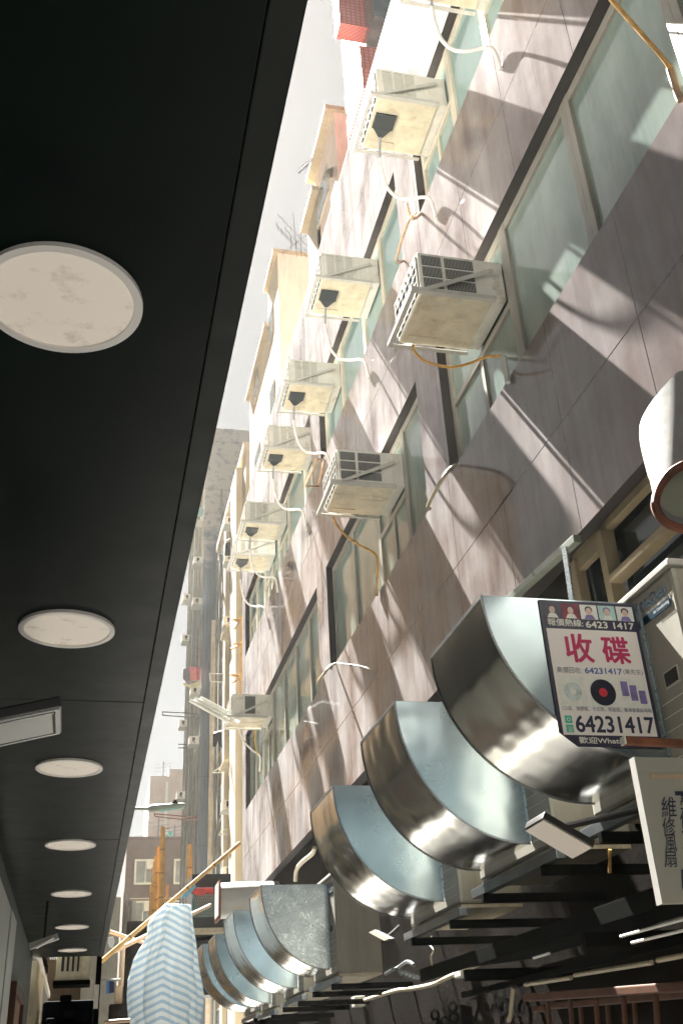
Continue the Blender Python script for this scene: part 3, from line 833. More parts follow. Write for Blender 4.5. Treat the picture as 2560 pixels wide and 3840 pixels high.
DUCTS = [ # near y, width, top outer x, top z, bottom z
    (3.55, .69, 1.49, 1.70, 1.02, "duct_sheet", "nearest and largest galvanised elbow duct, carrying the record-buying poster"),
    (5.01, .75, 1.53, 1.745, 1.00, "duct_sheet", "second galvanised elbow duct, beside the big poster duct"),
    (6.47, .74, 1.51, 1.665, .94, "duct_sheet", "third galvanised elbow duct, smallest of the near three"),
    (9.86, .74, 1.57, 1.60, .86, "spangled_sheet", "galvanised elbow duct with strongly spangled mottled side, nearest of the far four"),
    (11.46, .80, 1.52, 1.60, .83, "duct_sheet", "second of the far four elbow ducts, just left of the mottled one"),
    (13.15, .76, 1.53, 1.575, .80, "duct_sheet", "third of the far four elbow ducts"),
    (14.53, .85, 1.52, 1.62, .84, "duct_sheet", "farthest elbow duct, next to the striped plastic sheet")]
for i, (y, wd, xt, zt, zb_, ms_, lab) in enumerate(DUCTS):
    duct(y, wd, xt, zt, zb_, ms_, lab, flange=i < 4)
CL = ["beige condenser with blue lettering behind the poster duct", "beige condenser behind the second elbow duct",
      "beige condenser behind the third elbow duct", "beige condenser with blue lettering beside the mottled elbow duct",
      "beige condenser behind the second far elbow duct", "beige condenser behind the third far elbow duct", "beige condenser behind the farthest elbow duct"]
for i, (y, wd, xt, zt, zb_, ms_, lab) in enumerate(DUCTS):
    z0 = zb_-.08
    condenser(y-.28, y+wd+.05, z0, zt+.075, CL[i], logo=i in (0, 2, 3))
    rails(y-.28, y+wd+.05, z0, "steel bracket rails carrying the " + CL[i].replace(" with blue lettering", ""))

# poster on the side of the nearest duct
PYP = 3.55-.003
TL, TR = PY(za(678, 245), PYP), PY(za(1265, 275), PYP)
BR, BL = PY(za(1440, 1155), PYP), PY(za(815, 1110), PYP)
U = Vector((1, 0, 0)); V = Vector((0, 0, 1))
px0, px1 = (TL.x+BL.x)/2, (TR.x+BR.x)/2
pz1, pz0 = (TL.z+TR.z)/2, BR.z
PW, PH = px1-px0, pz1-pz0
pst = thing("poster", (px0, PYP, pz0), "paper poster with big magenta characters and phone numbers stuck on the nearest duct", "poster")
def pp(u, v, lift=0): return Vector((px0+u*PW, PYP-.0035-lift, pz1-v*PH))
def prect(name, mat, rects, lift, par):
    m_ = MB()
    for (u0, v0, u1, v1) in rects:
        a, b, c_, d_ = pp(u0, v0, lift), pp(u1, v0, lift), pp(u1, v1, lift), pp(u0, v1, lift)
        m_.prism([a, b, c_, d_], (0, -.0006, 0))
    return m_.build(name, mat, par)
sheet = MB().prism([pp(0, 0), pp(1, 0), pp(1, 1), pp(.16, 1), pp(0, .91)], (0, .0020, 0)).build("paper_sheet", "poster_navy", pst)
MB().prism([pp(.035, .205, .0006), pp(.965, .205, .0006), pp(.965, .925, .0006), pp(.04, .925, .0006)], (0, -.0006, 0)).build("white_field", "poster_white", pst)
def ptext(name, mat, items, par, lift=.0016):
    m_ = MB()
    for (s_, u, v, w_, h_, b_) in items:
        merge(m_, text_mb(s_, pp(u, v, lift), U, V, width=w_*PW, height=h_*PH if h_ else None, bold=b_, depth=.0002))
    return m_.build(name, mat, par)
ptext("lettering", "wire_white", [("報價熱線:", .06, .185, .36, .052, .03), ("6423 1417", .45, .188, .50, .046, .07), ("歡迎Whatsapp", .18, .985, .55, .048, .04)], pst)
ptext("headline", "ink_magenta", [("收", .20, .435, .27, .195, .05), ("碟", .575, .435, .27, .185, .05)], pst)
ptext("small_lettering", "ink_grey", [("高價回收:", .075, .515, .245, .042, .006), ("(業先生)", .745, .515, .20, .042, .006),
      ("CD碟、黑膠碟、卡式帶、明星相、舊漫畫雜誌海報", .065, .768, .89, .030, .006)], pst)
ptext("blue_number", "ink_blue", [("64231417", .355, .513, .375, .040, .07)], pst)
ptext("big_number", "ink_navy", [("64231417", .175, .905, .775, .105, .06)], pst)
# row of five small portraits
tiles = [(.035, "poster_navy", "hair_print"), (.225, "print_crimson", "hair_print"), (.415, "print_pale", "hair_print"), (.605, "print_aqua", "print_violet"), (.795, "print_pale", "hair_print")]
for (u, bgm, hm) in tiles:
    pt = prect("portrait", bgm, [(u, .022, u+.175, .128)], .0006, pst)
    def blob(nm, mt, cu_, cv_, ru, rv_, lift):
        MB().prism([pp(u+cu_+ru*math.cos(k*math.pi/10), .022+cv_+rv_*math.sin(k*math.pi/10), lift) for k in range(20)], (0, -.0002, 0)).build(nm, mt, pt)
    blob("hair", hm, .088, .036, .040, .026, .0016)
    blob("face", "skin_print", .088, .048, .030, .027, .0019)
    MB().prism([pp(u+.03, .127, .0017), pp(u+.145, .127, .0017), pp(u+.12, .095, .0017), pp(u+.055, .095, .0017)], (0, -.0002, 0)).build("shoulders", "print_pale" if bgm != "print_pale" else "print_violet", pt)
# three product pictures
pc = prect("picture", "print_pale", [(.06, .535, .335, .745)], .0012, pst)
def pdisc(mt, cu_, cv_, r, lift, nm, par):
    c_ = pp(cu_, cv_, lift); MB().prism([c_+Vector((r*math.cos(k*math.pi/20), 0, r*math.sin(k*math.pi/20))) for k in range(40)], (0, -.0002, 0)).build(nm, mt, par)
pdisc("disc_silver", .20, .64, .175*PW*.5, .0020, "disc", pc); pdisc("print_pale", .20, .64, .03*PW, .0023, "disc_hole", pc)
pc = prect("picture", "print_pale", [(.365, .535, .64, .745)], .0012, pst)
pdisc("disc_black", .50, .64, .255*PW*.5, .0020, "record", pc); pdisc("disc_red", .50, .64, .042*PW, .0023, "record_label", pc)
pc = prect("picture", "print_pale", [(.67, .535, .945, .745)], .0012, pst)
for (a, b, c_, d_) in ((.69, .56, .76, .66), (.775, .585, .845, .69), (.86, .62, .93, .71)): prect("photo_card", "print_violet", [(a, b, c_, d_)], .0020, pc)
ic = prect("icon", "ink_teal", [(.075, .80, .145, .85), (.075, .86, .145, .91)], .0012, pst)
ptext("icon_mark", "wire_white", [("☎", .085, .905, .05, .035, .0)], ic, .0022)
pdisc("wire_white", .11, .825, .018*PW, .0022, "icon_mark", ic); pdisc("ink_teal", .11, .825, .012*PW, .0025, "icon_centre", ic)

# rusty bar across the poster, handwritten board, flood lights, hood at the right edge
rb = thing("rusty_bar", PY(za(1200, 1110), 3.2), "rusty brown steel bar reaching in from the right across the poster", "bar")
a_, b_ = PY(za(1205, 1108), 3.2), PY((2760, 2800), 3.2)
MB().bar(a_, b_, .030, .026).build("bar", "rusty_steel", rb, bevel=.003)
MB().bar(a_-(b_-a_).normalized()*.006, a_, .032, .028).build("end_cap", "wire_white", rb)

SY_ = 2.55
sa, sb_ = PY(zi(230, 205), SY_), PY(zi(268, 2145), SY_)
sg = thing("handwritten_board", (sa.x, SY_, sb_.z), "cream board with handwritten Chinese characters hanging at the right edge", "sign")
sx0 = (sa.x+sb_.x)/2
MB().box(sx0, sx0+.42, SY_, SY_+.012, sb_.z, sa.z).build("board", "sign_board", sg, bevel=.002)
MB().box(sx0-.004, sx0-.0002, SY_-.001, SY_+.030, sb_.z, sa.z).build("edge_strip", "ac_steel", sg)
MB().box(sx0+.035, sx0+.30, SY_-.0022, SY_-.0005, sa.z-.062, sa.z-.048).build("tape", "tape_tan", sg)
hb = MB()
for (s_, p_, h_) in (("維", zi(420, 1010), .058), ("修", zi(430, 1250), .05), ("風", zi(465, 1450), .045), ("扇", zi(455, 1660), .046)):
    q = PY(p_, SY_); merge(hb, text_mb(s_, (q.x, SY_-.001, q.z), U, V, height=h_, width=h_*.78, depth=.001, shear=.16))
for (s_, p_, h_) in (("一", zi(590, 715), .012), ("學", zi(665, 960), .06), ("修", zi(660, 1150), .05), ("冷", zi(690, 1440), .055), ("口", zi(685, 1950), .05)):
    q = PY(p_, SY_); merge(hb, text_mb(s_, (q.x, SY_-.001, q.z), U, V, height=h_, width=.045, depth=.001, shear=.16))
hb.build("lettering", "ink_hand", sg)

def flood(name, corners, thick, lab, mat_face="flood_glass", body="black_plastic", arm_to=None):
    c_ = [Vector(q) for q in corners]
    n = (c_[1]-c_[0]).cross(c_[3]-c_[0]).normalized()
    ctr = sum(c_, Vector())/4
    if n.dot(ctr) > 0: n = -n      # n faces the viewer side
    t = thing(name, ctr, lab, "flood light")
    MB().prism([q - n*.004 for q in c_], -n*thick).build("housing", body, t, bevel=.004)
    MB().prism([ctr+(q-ctr)*.95 for q in c_], -n*.0038).build("lens", mat_face, t)
    if arm_to is not None:
        ar = MB(); back = ctr - n*(thick+.004)
        ar.tube(smooth_path([back, back - n*.03 + Vector((0, 0, -.01)), Vector(arm_to)], 4), .012, 8)
        ar.build("arm", "black_plastic", t, smooth=True)
    return t
fy = 3.3
f0, f1, f2, f3 = PY(zd(395, 420), fy+.06), PY(zd(530, 340), fy-.06), PY(zd(905, 555), fy-.06), PY(zd(760, 635), fy+.06)
flood("flood_light", [f0, f1, f2, f3], .03, "flat LED flood light with pale lens and black body under the poster duct", arm_to=(X1D-.03, fy+.02, .83))
f0, f1, f2, f3 = [PX(zq(*q), 2.12) for q in ((520, 640), (590, 610), (800, 715), (720, 748))]
flood("flood_light", [f0, f1, f2, f3], .03, "small black flood light with yellowish lens below the third elbow duct", arm_to=(2.4, f0.y+.1, f0.z+.05))
f0, f1, f2, f3 = [PY(q, y_) for q, y_ in (((0, 2702), 2.8), ((233, 2654), 2.8), ((233, 2753), 3.3), ((0, 2803), 3.3))]
f0 = f0+(f0-f1)*.25; f3 = f3+(f3-f2)*.25
fl_ = flood("flood_light", [f0, f1, f2, f3], .03, "grey framed flood light hanging under the dark canopy at the left edge", body="black_plastic", mat_face="flood_body", arm_to=(-.54, 3.15, .98))
ctr = (f0+f1+f2+f3)/4
rm = MB()
q = [ctr+(p_-ctr)*.8 for p_ in (f0, f1, f2, f3)]
for i in range(4): rm.bar(q[i]+Vector((0, -.008, 0)), q[(i+1) % 4]+Vector((0, -.008, 0)), .008, .008)
rm.build("gasket", "black_plastic", fl_)
nn = (f1-f0).cross(f3-f0).normalized(); nn = -nn if nn.y > 0 else nn
MB().prism([ctr+(p_-ctr)*.76+nn*.003 for p_ in (f0, f1, f2, f3)], nn*.002).build("glass_front", "lamp_diffuser", fl_)

hd = thing("rusty_hood", (2.4, 2.7, 1.6), "white painted round metal hood with a rusty lip at the right edge", "hood")
mouth = [PY(z5(*q), 2.6) for q in ((1568, 870), (1470, 930), (1390, 1040), (1362, 1150), (1385, 1230), (1450, 1300), (1568, 1345))]
mc = PY(z5(1640, 1110), 2.6)
mouth = [Vector(q) for q in smooth_path(mouth, 3)]
mouth += [mc*2-Vector(p_) for p_ in mouth[1:18]]
topv = [PY(z5(*q), 2.84) for q in ((1568, 180), (1520, 190), (1350, 380), (1262, 540), (1245, 640), (1260, 760), (1310, 960))]
topv = [Vector(q) for q in smooth_path(topv, 3)]
topv += [Vector((p_.x+.35, 2.9, p_.z)) for p_ in topv[17:0:-1]]
n = len(mouth)
MB().add([*mouth, *topv], [(i, (i+1) % n, n+(i+1) % n, n+i) for i in range(n)] + [tuple(range(n, 2*n))]).build("shell", "hood_white", hd, smooth=True, angle=60)
MB().tube([mouth[i % n] for i in range(n+1)], .016, 8, cap=False).build("rusty_lip", "rusty_steel", hd, smooth=True)
MB().add([mc*0+sum((Vector(p_) for p_ in mouth), Vector())/n + (Vector(p_)-sum((Vector(k) for k in mouth), Vector())/n)*.97 + Vector((.02, .06, .02)) for p_ in mouth], [tuple(range(n))]).build("inside", "hood_inside", hd)

# channel and strap under the lower edge of the stone wall
ch = thing("steel_channel", (2.75, 5.4, 2.8), "greenish steel channel along the lower edge of the stone wall with a hanging strap", "channel")
MB().bar(PX(z5(790, 1410), 2.74), PX(z5(250, 1900), 2.74), .05, .05).build("channel", "channel_green", ch, bevel=.003)
MB().bar(PX(z5(695, 1480), 2.62), PX(z5(755, 1900), 2.62), .010, .055, up=(0, 1, 0)).build("strap", "spangled_sheet", ch)

# ------------------------------------------------------------------ dark shop front below
wy = FX+.115
cp = thing("conduit_pipe", (2.7, 8, .5), "long cream conduit pipe sagging along the dark lower wall with white junction boxes", "pipe")
pp_ = [zf(1000, 640), zf(900, 685), zf(760, 712), zf(680, 720), zf(560, 755), zf(450, 790)]
path = [PX(zp(1560, -60), 2.6), PX(zp(1280, 30), 2.6), PX(zp(1000, 110), 2.62), PX(zp(700, 190), 2.66), PX(zp(300, 320), 2.7), PX(zp(0, 425), 2.74), PX(zf(1300, 515), 2.8), PX(zf(1160, 570), 2.85)] + [PX(q, 2.87) for q in pp_]
MB().tube(smooth_path(path, 4), .018, 8).build("pipe", "conduit", cp, smooth=True)
jb = MB()
for q in (zf(1115, 590), zf(425, 795)):
    c_ = PX(q, 2.86); jb.box(2.80, wy, c_.y-.08, c_.y+.08, c_.z-.05, c_.z+.05)
jb.build("junction_box", "pipe_white", cp, bevel=.008)
aw = thing("steel_awning", (2.5, 5, .5), "dark stainless steel awning shelf with white rods as painted glints over the shop front", "awning")
MB().prism([(2.12, 2.2, .545), (2.12, 2.2, .57), (FX+.11, 2.2, .66), (FX+.11, 2.2, .62)], (0, 4.6, 0)).build("sheet", "dark_metal", aw)
MB().box(2.105, 2.119, 2.2, 6.8, .50, .575).build("front_lip", "dark_metal", aw, bevel=.003)
MB().box(2.3, 2.33, 2.2, 6.6, .39, .42).build("underbeam", "dark_metal", aw)
for y in (2.8, 4.4, 6.0): MB().box(2.13, FX+.11, y, y+.04, .44, .50).build("bracket", "dark_metal", aw)
for a_, b_ in ((zp(1010, 265), zp(1640, 95)), (zp(235, 458), zp(378, 415)), (zp(1110, 322), zp(1600, 205))):
    MB().tube([PX(a_, 2.095), PX(b_, 2.095)], .006, 6).build("painted_glint", "wire_white", aw)  # white rods added to paint glints of sun along the awning
ro = thing("roller_tube", (2.3, 4.5, .36), "row of thin yellowish tubes under the awning", "tube")
for a_, b_ in ((zp(160, 695), zp(570, 632)), (zp(600, 610), zp(1290, 497)), (zp(1340, 478), zp(1620, 425))):
    MB().tube([PX(a_, 2.22), PX(b_, 2.22)], .010, 8).build("tube", "conduit", ro, smooth=True)
MB().tube([PX(zp(100, 706), 2.25), PX(zp(1700, 420), 2.25)], .007, 6).build("carrier_rod", "dark_metal", ro)
rk = thing("wooden_rack", (2.3, 4.5, .2), "orange painted wooden rack of rails and posts at the lower right corner", "rack")
def rail_px(a, b, X, wd, ht, nm):
    MB().bar(PX(a, X), PX(b, X), wd, ht).build(nm, "orange_wood", rk, bevel=.006)
rail_px(zp(165, 812), zp(1700, 705), 2.05, .03, .034, "top_rail")
rail_px(zp(240, 915), zp(350, 905), 2.25, .03, .03, "lower_rail")
rail_px(zp(345, 890), zp(1650, 775), 2.30, .03, .03, "lower_rail")
for (xx, y0_, y1_, X) in ((360, 830, 1120, 2.06), (560, 825, 1120, 2.06), (790, 815, 1120, 2.06), (1035, 800, 1120, 2.06), (1320, 780, 1120, 2.06), (650, 860, 1120, 2.33), (890, 850, 1120, 2.33), (1130, 840, 1120, 2.33)):
    MB().bar(PX(zp(xx, y0_), X), PX(zp(xx+22, y1_), X), .016, .022, up=(0, 1, 0)).build("post", "orange_wood", rk, bevel=.004)
gr = MB()
for (s_, p_, h_) in (("9", zf(905, 985), .16), ("0", zf(965, 1000), .12), ("8", zf(1020, 950), .17), ("1", zf(1105, 955), .15), ("7", zf(1175, 930), .17), ("0", zf(1260, 890), .17), ("8", zf(1330, 895), .2), ("0", zf(1440, 900), .2)):
    q = PX(p_, wy); merge(gr, text_mb(s_, (wy-.004, q.y, q.z), (0, -1, 0), (0, 0, 1), height=h_, width=.26, bold=-.0, depth=.001))
tag(gr.build("spray_painted_number", "graffiti"), "black spray painted telephone number on the dark lower wall", "graffiti")
tube_thing("hanging_hose", "conduit", [PX(zd(322, 1575), 2.3), PX(zd(312, 1660), 2.3), PX(zd(300, 1780), 2.3), PX(zd(285, 1815), 2.3)], .013, "short cream hose hanging in front of the painted number", "hose")
# tall beige window frame shape and upright pipe on the dark wall
tube_thing("wall_pipe", "pipe_cream", [PX(ze(1110, 250), 2.84), PX(ze(1120, 150), 2.84), PX(ze(1170, 80), 2.84), PX(ze(1260, 5), 2.84), PX(zb(130, 945), 2.84)], .03, "cream bent pipe on the stained wall above the mottled duct", "pipe", sm=4)
# electric clutter in the black gap under the third duct
kn = MB()
for k in range(5):
    c_ = PX(zq(930+k*48, 1120+k*18), 2.5); kn.tube([c_, c_+Vector((.0, .03, -.012))], .022, 8)
kn.tube(smooth_path([PX(zq(735, 1150), 2.45), PX(zq(820, 1100), 2.45), PX(zq(880, 1080), 2.5), PX(zq(1000, 1000), 2.55), PX(zq(1080, 1040), 2.55)], 4), .014, 8)
tag(kn.build("cable_clamps", "steel_rail", None, smooth=True), "shiny cable clamps in the black gap under the third duct", "cable clamp")
tube_thing("knotted_string", "conduit", [PX(zq(1300, 690), 2.5), PX(zq(1270, 780), 2.5), PX(zq(1320, 860), 2.5), PX(zq(1290, 950), 2.5), PX(zq(1305, 1055), 2.5)], .006, "yellowish knotted string hanging below the third duct", "string")
tube_thing("hanging_strap", "hose_orange", [PX(zd(1030, 560), 2.25), PX(zd(1028, 730), 2.25)], .008, "orange strap hanging under the flood light by the board", "strap", sm=1)

# ------------------------------------------------------------------ canopy on the left with its lamps
CZ = 1.3
cn = thing("canopy", (-.15, 5, CZ), "long dark canopy soffit with round recessed lights over the left side of the alley", "canopy")
MB().box(-.545, .155, -6, 12.50, CZ, CZ+.10).build("soffit", "soffit_black", cn)
MB().box(.152, .161, -6, 12.5, CZ+.006, CZ+.06).build("seam_backing", "seam_black", cn)
MB().box(.158, .211, -6, 12.54, CZ-.002, CZ+.14).build("edge_trim", "trim_grey", cn, bevel=.003)
for y in (3.83, 6.35, 8.9, 11.2): MB().box(-.54, .154, y, y+.006, CZ-.0012, CZ-.0002).build("panel_joint", "seam_black", cn)
LY = [1.53, 3.13, 4.76, 6.48, 8.15, 9.85, 11.55]
# measured ellipses of the seven lamps
for i, (p_, lab) in enumerate(((( 283, 1126), "largest round recessed light of the canopy, at the left edge of the photo"),
        ((253, 2355), "second largest round recessed light of the canopy"), ((253, 2876), "third round recessed light, below the flood light"),
        ((266, 3165), "fourth round recessed light along the canopy"), ((268, 3349), "fifth round recessed light along the canopy"),
        ((271, 3474), "sixth round recessed light, beside the tube light"), ((268, 3561), "last and smallest round recessed light at the canopy end"))):
    c_ = PZ(p_, CZ)
    LY[i] = c_.y
    t = thing("recessed_light", (-.125, c_.y, CZ), lab, "ceiling light", "round recessed lights in the canopy")
    MB().ring((-.125, c_.y, CZ-.010), .134, .150, 64, .0098).build("rim", "lamp_rim", t, smooth=True)
    MB().disc((-.125, c_.y, CZ-.006), .1345, 64, 'z', .005).build("diffuser", "lamp_diffuser", t)
# left building behind and above the canopy
lb = thing("canopy_building", (-.6, 3, GZ), "grey building wall carrying the canopy at the left", "building")
MB().box(-8, -.55, -6, 12.5, GZ, 4.6).build("wall", "left_wall", lb)
MB().box(-8.1, -.53, -6.1, 12.55, 4.6, 4.7).build("roof", "bounce_pale", lb)  # unseen roof, height and pale tone set to bounce sun onto the air conditioners
sd = thing("bounce_shed", (-4, 19, GZ), "unseen low shed added for its pale roof to bounce sunlight up the alley", "shed")  # unseen shed, added only to bounce sunlight off its roof
MB().box(-8, -.75, 15.05, 26.5, GZ, 1.9).build("wall", "left_wall", sd)
MB().box(-8.1, -.70, 15.03, 26.6, 1.9, 2.0).build("roof", "bounce_pale", sd)
pn = thing("wall_board", (-.53, 6, 0), "white boards fixed on the wall under the canopy at the lower left", "board")
MB().box(-.548, -.525, 3.2, 7.9, -1.2, 1.15).build("large_board", "white_board", pn, bevel=.004)
MB().box(-.548, -.528, 8.1, 8.75, -1.2, 1.17).build("small_board", "white_board", pn, bevel=.004)
MB().box(-.548, -.535, 7.91, 8.09, -1.2, 1.12).build("dark_gap", "dark_metal", pn)
dr = thing("wooden_door", (-.53, 9.8, -.5), "door with orange wooden frame under the canopy at the lower left", "door")
MB().box(-.547, -.50, 9.1, 9.2, GZ, .78).build("frame_post", "orange_wood", dr)
MB().box(-.547, -.50, 10.5, 10.6, GZ, .78).build("frame_post", "orange_wood", dr)
MB().box(-.547, -.50, 9.2, 10.5, .70, .78).build("frame_head", "orange_wood", dr)
MB().box(-.547, -.53, 9.2, 10.5, GZ, .70).build("leaf", "door_wood", dr)
pl = MB().box(-.8, -.49, 12.62, 15.0, GZ, 1.28).build("end_pillar", "cap_beige"); tag(pl, "beige plastered pillar beyond the end of the canopy at the lower left", "pillar")
tl = thing("tube_light", PY(zg(465, 1480), 8.6), "slim twin tube light below the canopy near its far end", "tube light")
a_, b_ = PY(zg(310, 1540), 8.6), PY(zg(615, 1432), 8.6)
MB().bar(a_, b_, .06, .045).build("fitting", "flood_body", tl, bevel=.004)
MB().tube([a_+Vector((.05, -.035, -.012)), b_+Vector((-.03, -.035, -.012))], .011, 8).build("tube", "lamp_rim", tl, smooth=True)
MB().bar((a_+b_)/2+Vector((0, .03, .02)), Vector(((a_.x+b_.x)/2, 8.65, CZ-.001)), .02, .02).build("hanger", "black_plastic", tl)
# hanging condenser at the end of the canopy
a_, b_ = PY(zg(580, 1900), 13.2), PY(zg(955, 1560), 13.2)
hc = thing("hanging_condenser", (a_.x, 13.2, a_.z), "cream condenser with four dark slots facing the camera beyond the canopy end", "condenser")
MB().box(a_.x, b_.x, 13.2, 13.55, a_.z, b_.z).build("casing", "ac_underside", hc, bevel=.01)
sv = MB()
for k in range(4):
    l, r = PY(zg(642+k*55, 1800), 13.195), PY(zg(682+k*52, 1660), 13.195)
    sv.box(l.x, r.x, 13.194, 13.199, l.z, r.z+.06)
sv.build("slot", "dark_void", hc)
MB().box(a_.x-.02, b_.x+.02, 13.15, 13.6, a_.z-.05, a_.z-.002).build("shelf", "dark_metal", hc)
cl = thing("covered_cart", (a_.x, 13.3, GZ), "stack of black covered goods below the hanging condenser", "goods")
c0, c1 = PY(zg(430, 2352), 13.4), PY(zg(1010, 1930), 13.4)
MB().box(c0.x, c1.x, 13.5, 14.4, GZ, c1.z-.16).build("cover", "cloth_black", cl, bevel=.03)
for k in range(9):
    bx_ = c0.x+.02+(c1.x-c0.x-.22)*random.random(); bz_ = c1.z-.75+.62*random.random(); sz_ = random.uniform(.08, .22)
    MB().box(bx_, bx_+sz_, 13.28+.02*k, 13.499, bz_, bz_+sz_*random.uniform(.4, .9)).build("bundle", random.choice(["cloth_black", "dark_metal", "cloth_black", "cloth_grey"]), cl, bevel=.02)
MB().box(c1.x-.01, c1.x+.05, 13.2, 13.3, GZ, 1.5).build("post", "dark_metal", cl)
MB().box(c1.x-.015, c1.x+.035, 13.14, 13.18, c1.z-.28, c1.z-.03).build("sign_plate", "pipe_white", cl)

# ------------------------------------------------------------------ street lamp reaching over from the left
st = thing("street_lamp", PY(zc(350, 1190), 12.9), "grey street lamp head on a thin arm reaching out from behind the canopy", "street lamp")
h0, h1 = PY(zc(350, 1195), 12.9), PY(zc(660, 1162), 12.9)
ar0 = PY(zc(180, 1190), 12.9)
MB().tube([(-.55, 12.9, ar0.z-.01), ar0, h0], .018, 8).build("arm", "lamp_head", st, smooth=True)
MB().tube([h0, h0+(h1-h0)*.1, h0+(h1-h0)*.35, h0+(h1-h0)*.9, h1], [.035, .05, .045, .035, .02], 12).build("head", "lamp_head", st, smooth=True)
MB().tube([h0+(h1-h0)*.3+Vector((0, -.005, -.03)), h1+(h0-h1)*.05+Vector((0, -.005, -.022))], [.030, .022], 10).build("glass_bowl", "print_aqua", st, smooth=True)
tp = h0+(h1-h0)*.72
MB().box(tp.x-.035, tp.x+.035, 12.87, 12.93, tp.z+.03, tp.z+.045).box(tp.x-.02, tp.x+.02, 12.88, 12.92, tp.z+.045, tp.z+.075).build("sensor_cap", "black_plastic", st)

# three white tubes beside the farthest lower air conditioner
tt = thing("tube_bracket", PY(zc(700, 280), 17.3), "three parallel white tubes slanting out beside the farthest lower air conditioner", "tube")
for (a, b, dy) in (((697, 282), (1035, 470), -.06), ((738, 270), (1060, 440), 0), ((785, 260), (1085, 418), .06)):
    MB().tube([PY(zc(*a), 17.0+dy), PY(zc(*b), 17.0+dy)], .032, 12).build("tube", "pipe_white", tt, smooth=True)
cr = MB()
for k in (.35, .75):
    a_ = PY(zc(697, 282), 17.0); b_ = PY(zc(1035, 470), 17.0); q0 = a_+(b_-a_)*k
    a_ = PY(zc(785, 260), 17.0); b_ = PY(zc(1085, 418), 17.0); q1 = a_+(b_-a_)*k
    cr.bar(q0+Vector((0, -.05, -.02)), q1+Vector((0, -.05, -.02)), .03, .03)
a_ = PY(zc(1075, 440), 17.0); cr.bar(a_, PX(zc(1110, 470), 2.15), .03, .03)
cr.build("cross_bar", "pipe_white", tt)
# ------------------------------------------------------------------ white round exhaust duct beyond the far ducts
wd_ = thing("round_exhaust", PY(ze(430, 430), 16.6), "short round white exhaust duct with a framed mouth beyond the farthest elbow duct", "exhaust duct")
c0 = PY(ze(430, 425), 16.6); c1 = PY(ze(705, 410), 16.6)
rr = (PY(ze(430, 270), 16.6)-PY(ze(430, 590), 16.6)).length/2
MB().tube([c0, c1, Vector((FX+.11, 16.6, c1.z))], rr, 32).build("barrel", "hood_white", wd_, smooth=True)
MB().box(c0.x-.03, c0.x-.002, 16.6-rr*1.05, 16.6+rr*1.05, c0.z-rr*1.1, c0.z+rr*1.05).build("mouth_frame", "rusty_steel", wd_)
MB().box(c0.x-.036, c0.x-.031, 16.6-rr*.9, 16.6+rr*.9, c0.z-rr*.9, c0.z+rr*.95).build("mouth_plate", "pipe_white", wd_)

# ------------------------------------------------------------------ cream apartment building beyond
def boxb(name, mat, x0, x1, y0, y1, z0, z1, parent): return MB().box(x0, x1, y0, y1, z0, z1).build(name, mat, parent)
AX = 5.6                      # wall line of the apartment: the lane widens past the clad building
cb = thing("cream_apartment", (AX, 44, GZ), "narrow cream apartment building with pipes and small air conditioners just beyond the clad building", "building")
boxb("wall", "cream_render", AX, 8.3, 38.5, 49.0, GZ, 25.2, cb)
boxb("parapet", "cap_beige", AX-.10, 8.3, 38.5, 49.0, 25.2, 25.6, cb)
boxb("pilaster", "cream_pale", AX-.30, AX-.002, 39.5, 41.4, GZ, 24.8, cb)
boxb("pilaster", "cream_pale", AX-.20, AX-.002, 44.0, 44.7, GZ, 24.8, cb)
for wy_ in (42.1, 45.6):
    for fl in range(8):
        wz = 1.0+fl*3.05+(0 if wy_ < 44 else .2)
        fo = boxb("window", "window_frame_pale", AX-.06, AX-.002, wy_, wy_+1.5, wz, wz+1.5, cb)
        boxb("pane", "glass_far", AX-.066, AX-.061, wy_+.08, wy_+1.42, wz+.08, wz+1.42, fo)
for wz in (6.2, 12.3, 18.4):
    boxb("window_hood", "cap_beige", AX-.45, AX-.002, 42.0, 43.7, wz-.5, wz-.4, cb)
dp = thing("drain_pipe", (AX-.2, 48, GZ), "bundle of tall cream and brown drain pipes on the far side of the cream apartment", "pipe")
MB().tube([(AX-.22, 48.6, GZ), (AX-.22, 48.6, 21)], .13, 10).build("white_pipe", "pipe_cream", dp, smooth=True)
MB().tube([(AX-.16, 47.6, GZ), (AX-.16, 47.6, 24)], .07, 10).build("brown_pipe", "pipe_grey", dp, smooth=True)
MB().tube([(AX-.10, 46.9, GZ), (AX-.10, 46.9, 24)], .05, 8).build("dark_pipe", "pipe_grey", dp, smooth=True)
MB().tube([(AX-.26, 41.6, GZ), (AX-.26, 41.6, 25.0)], .03, 8).build("thin_pipe", "rusty_steel", dp, smooth=True)
def small_ac(p_, X, lab, w_=.66, h_=.42, d_=.50):
    q = PX(p_, X)
    t = thing("small_air_conditioner", (X, q.y, q.z), lab, "air conditioner", "small far air conditioners")
    MB().box(X-d_, X-.002, q.y, q.y+w_, q.z, q.z+h_).build("casing", "ac_casing", t)
    MB().box(X-d_+.16, X-d_+.30, q.y-.006, q.y-.0005, q.z+.08, q.z+h_-.06).build("vent_opening", "dark_void", t)
    MB().box(X-d_-.03, X-.002, q.y-.03, q.y+w_+.03, q.z-.03, q.z-.002).build("shelf", "louver_grey", t)
    MB().bar((X-d_+.06, q.y-.02, q.z+.02), (X-.003, q.y-.02, q.z+.30), .02, .03).build("strut", "pipe_white", t)
small_ac(zk(1270, 1400), AX, "small pale air conditioner high on the cream apartment above the black laundry")
small_ac(zk(1270, 2130), AX, "small grey air conditioner on the cream apartment below the black laundry", h_=.3)
small_ac(zl(1180, 1440), AX, "small air conditioner with square dark vent on the cream apartment beside a timber bracket")
small_ac(zc(1075, 1205), AX, "small air conditioner with dark vent low on the cream apartment")
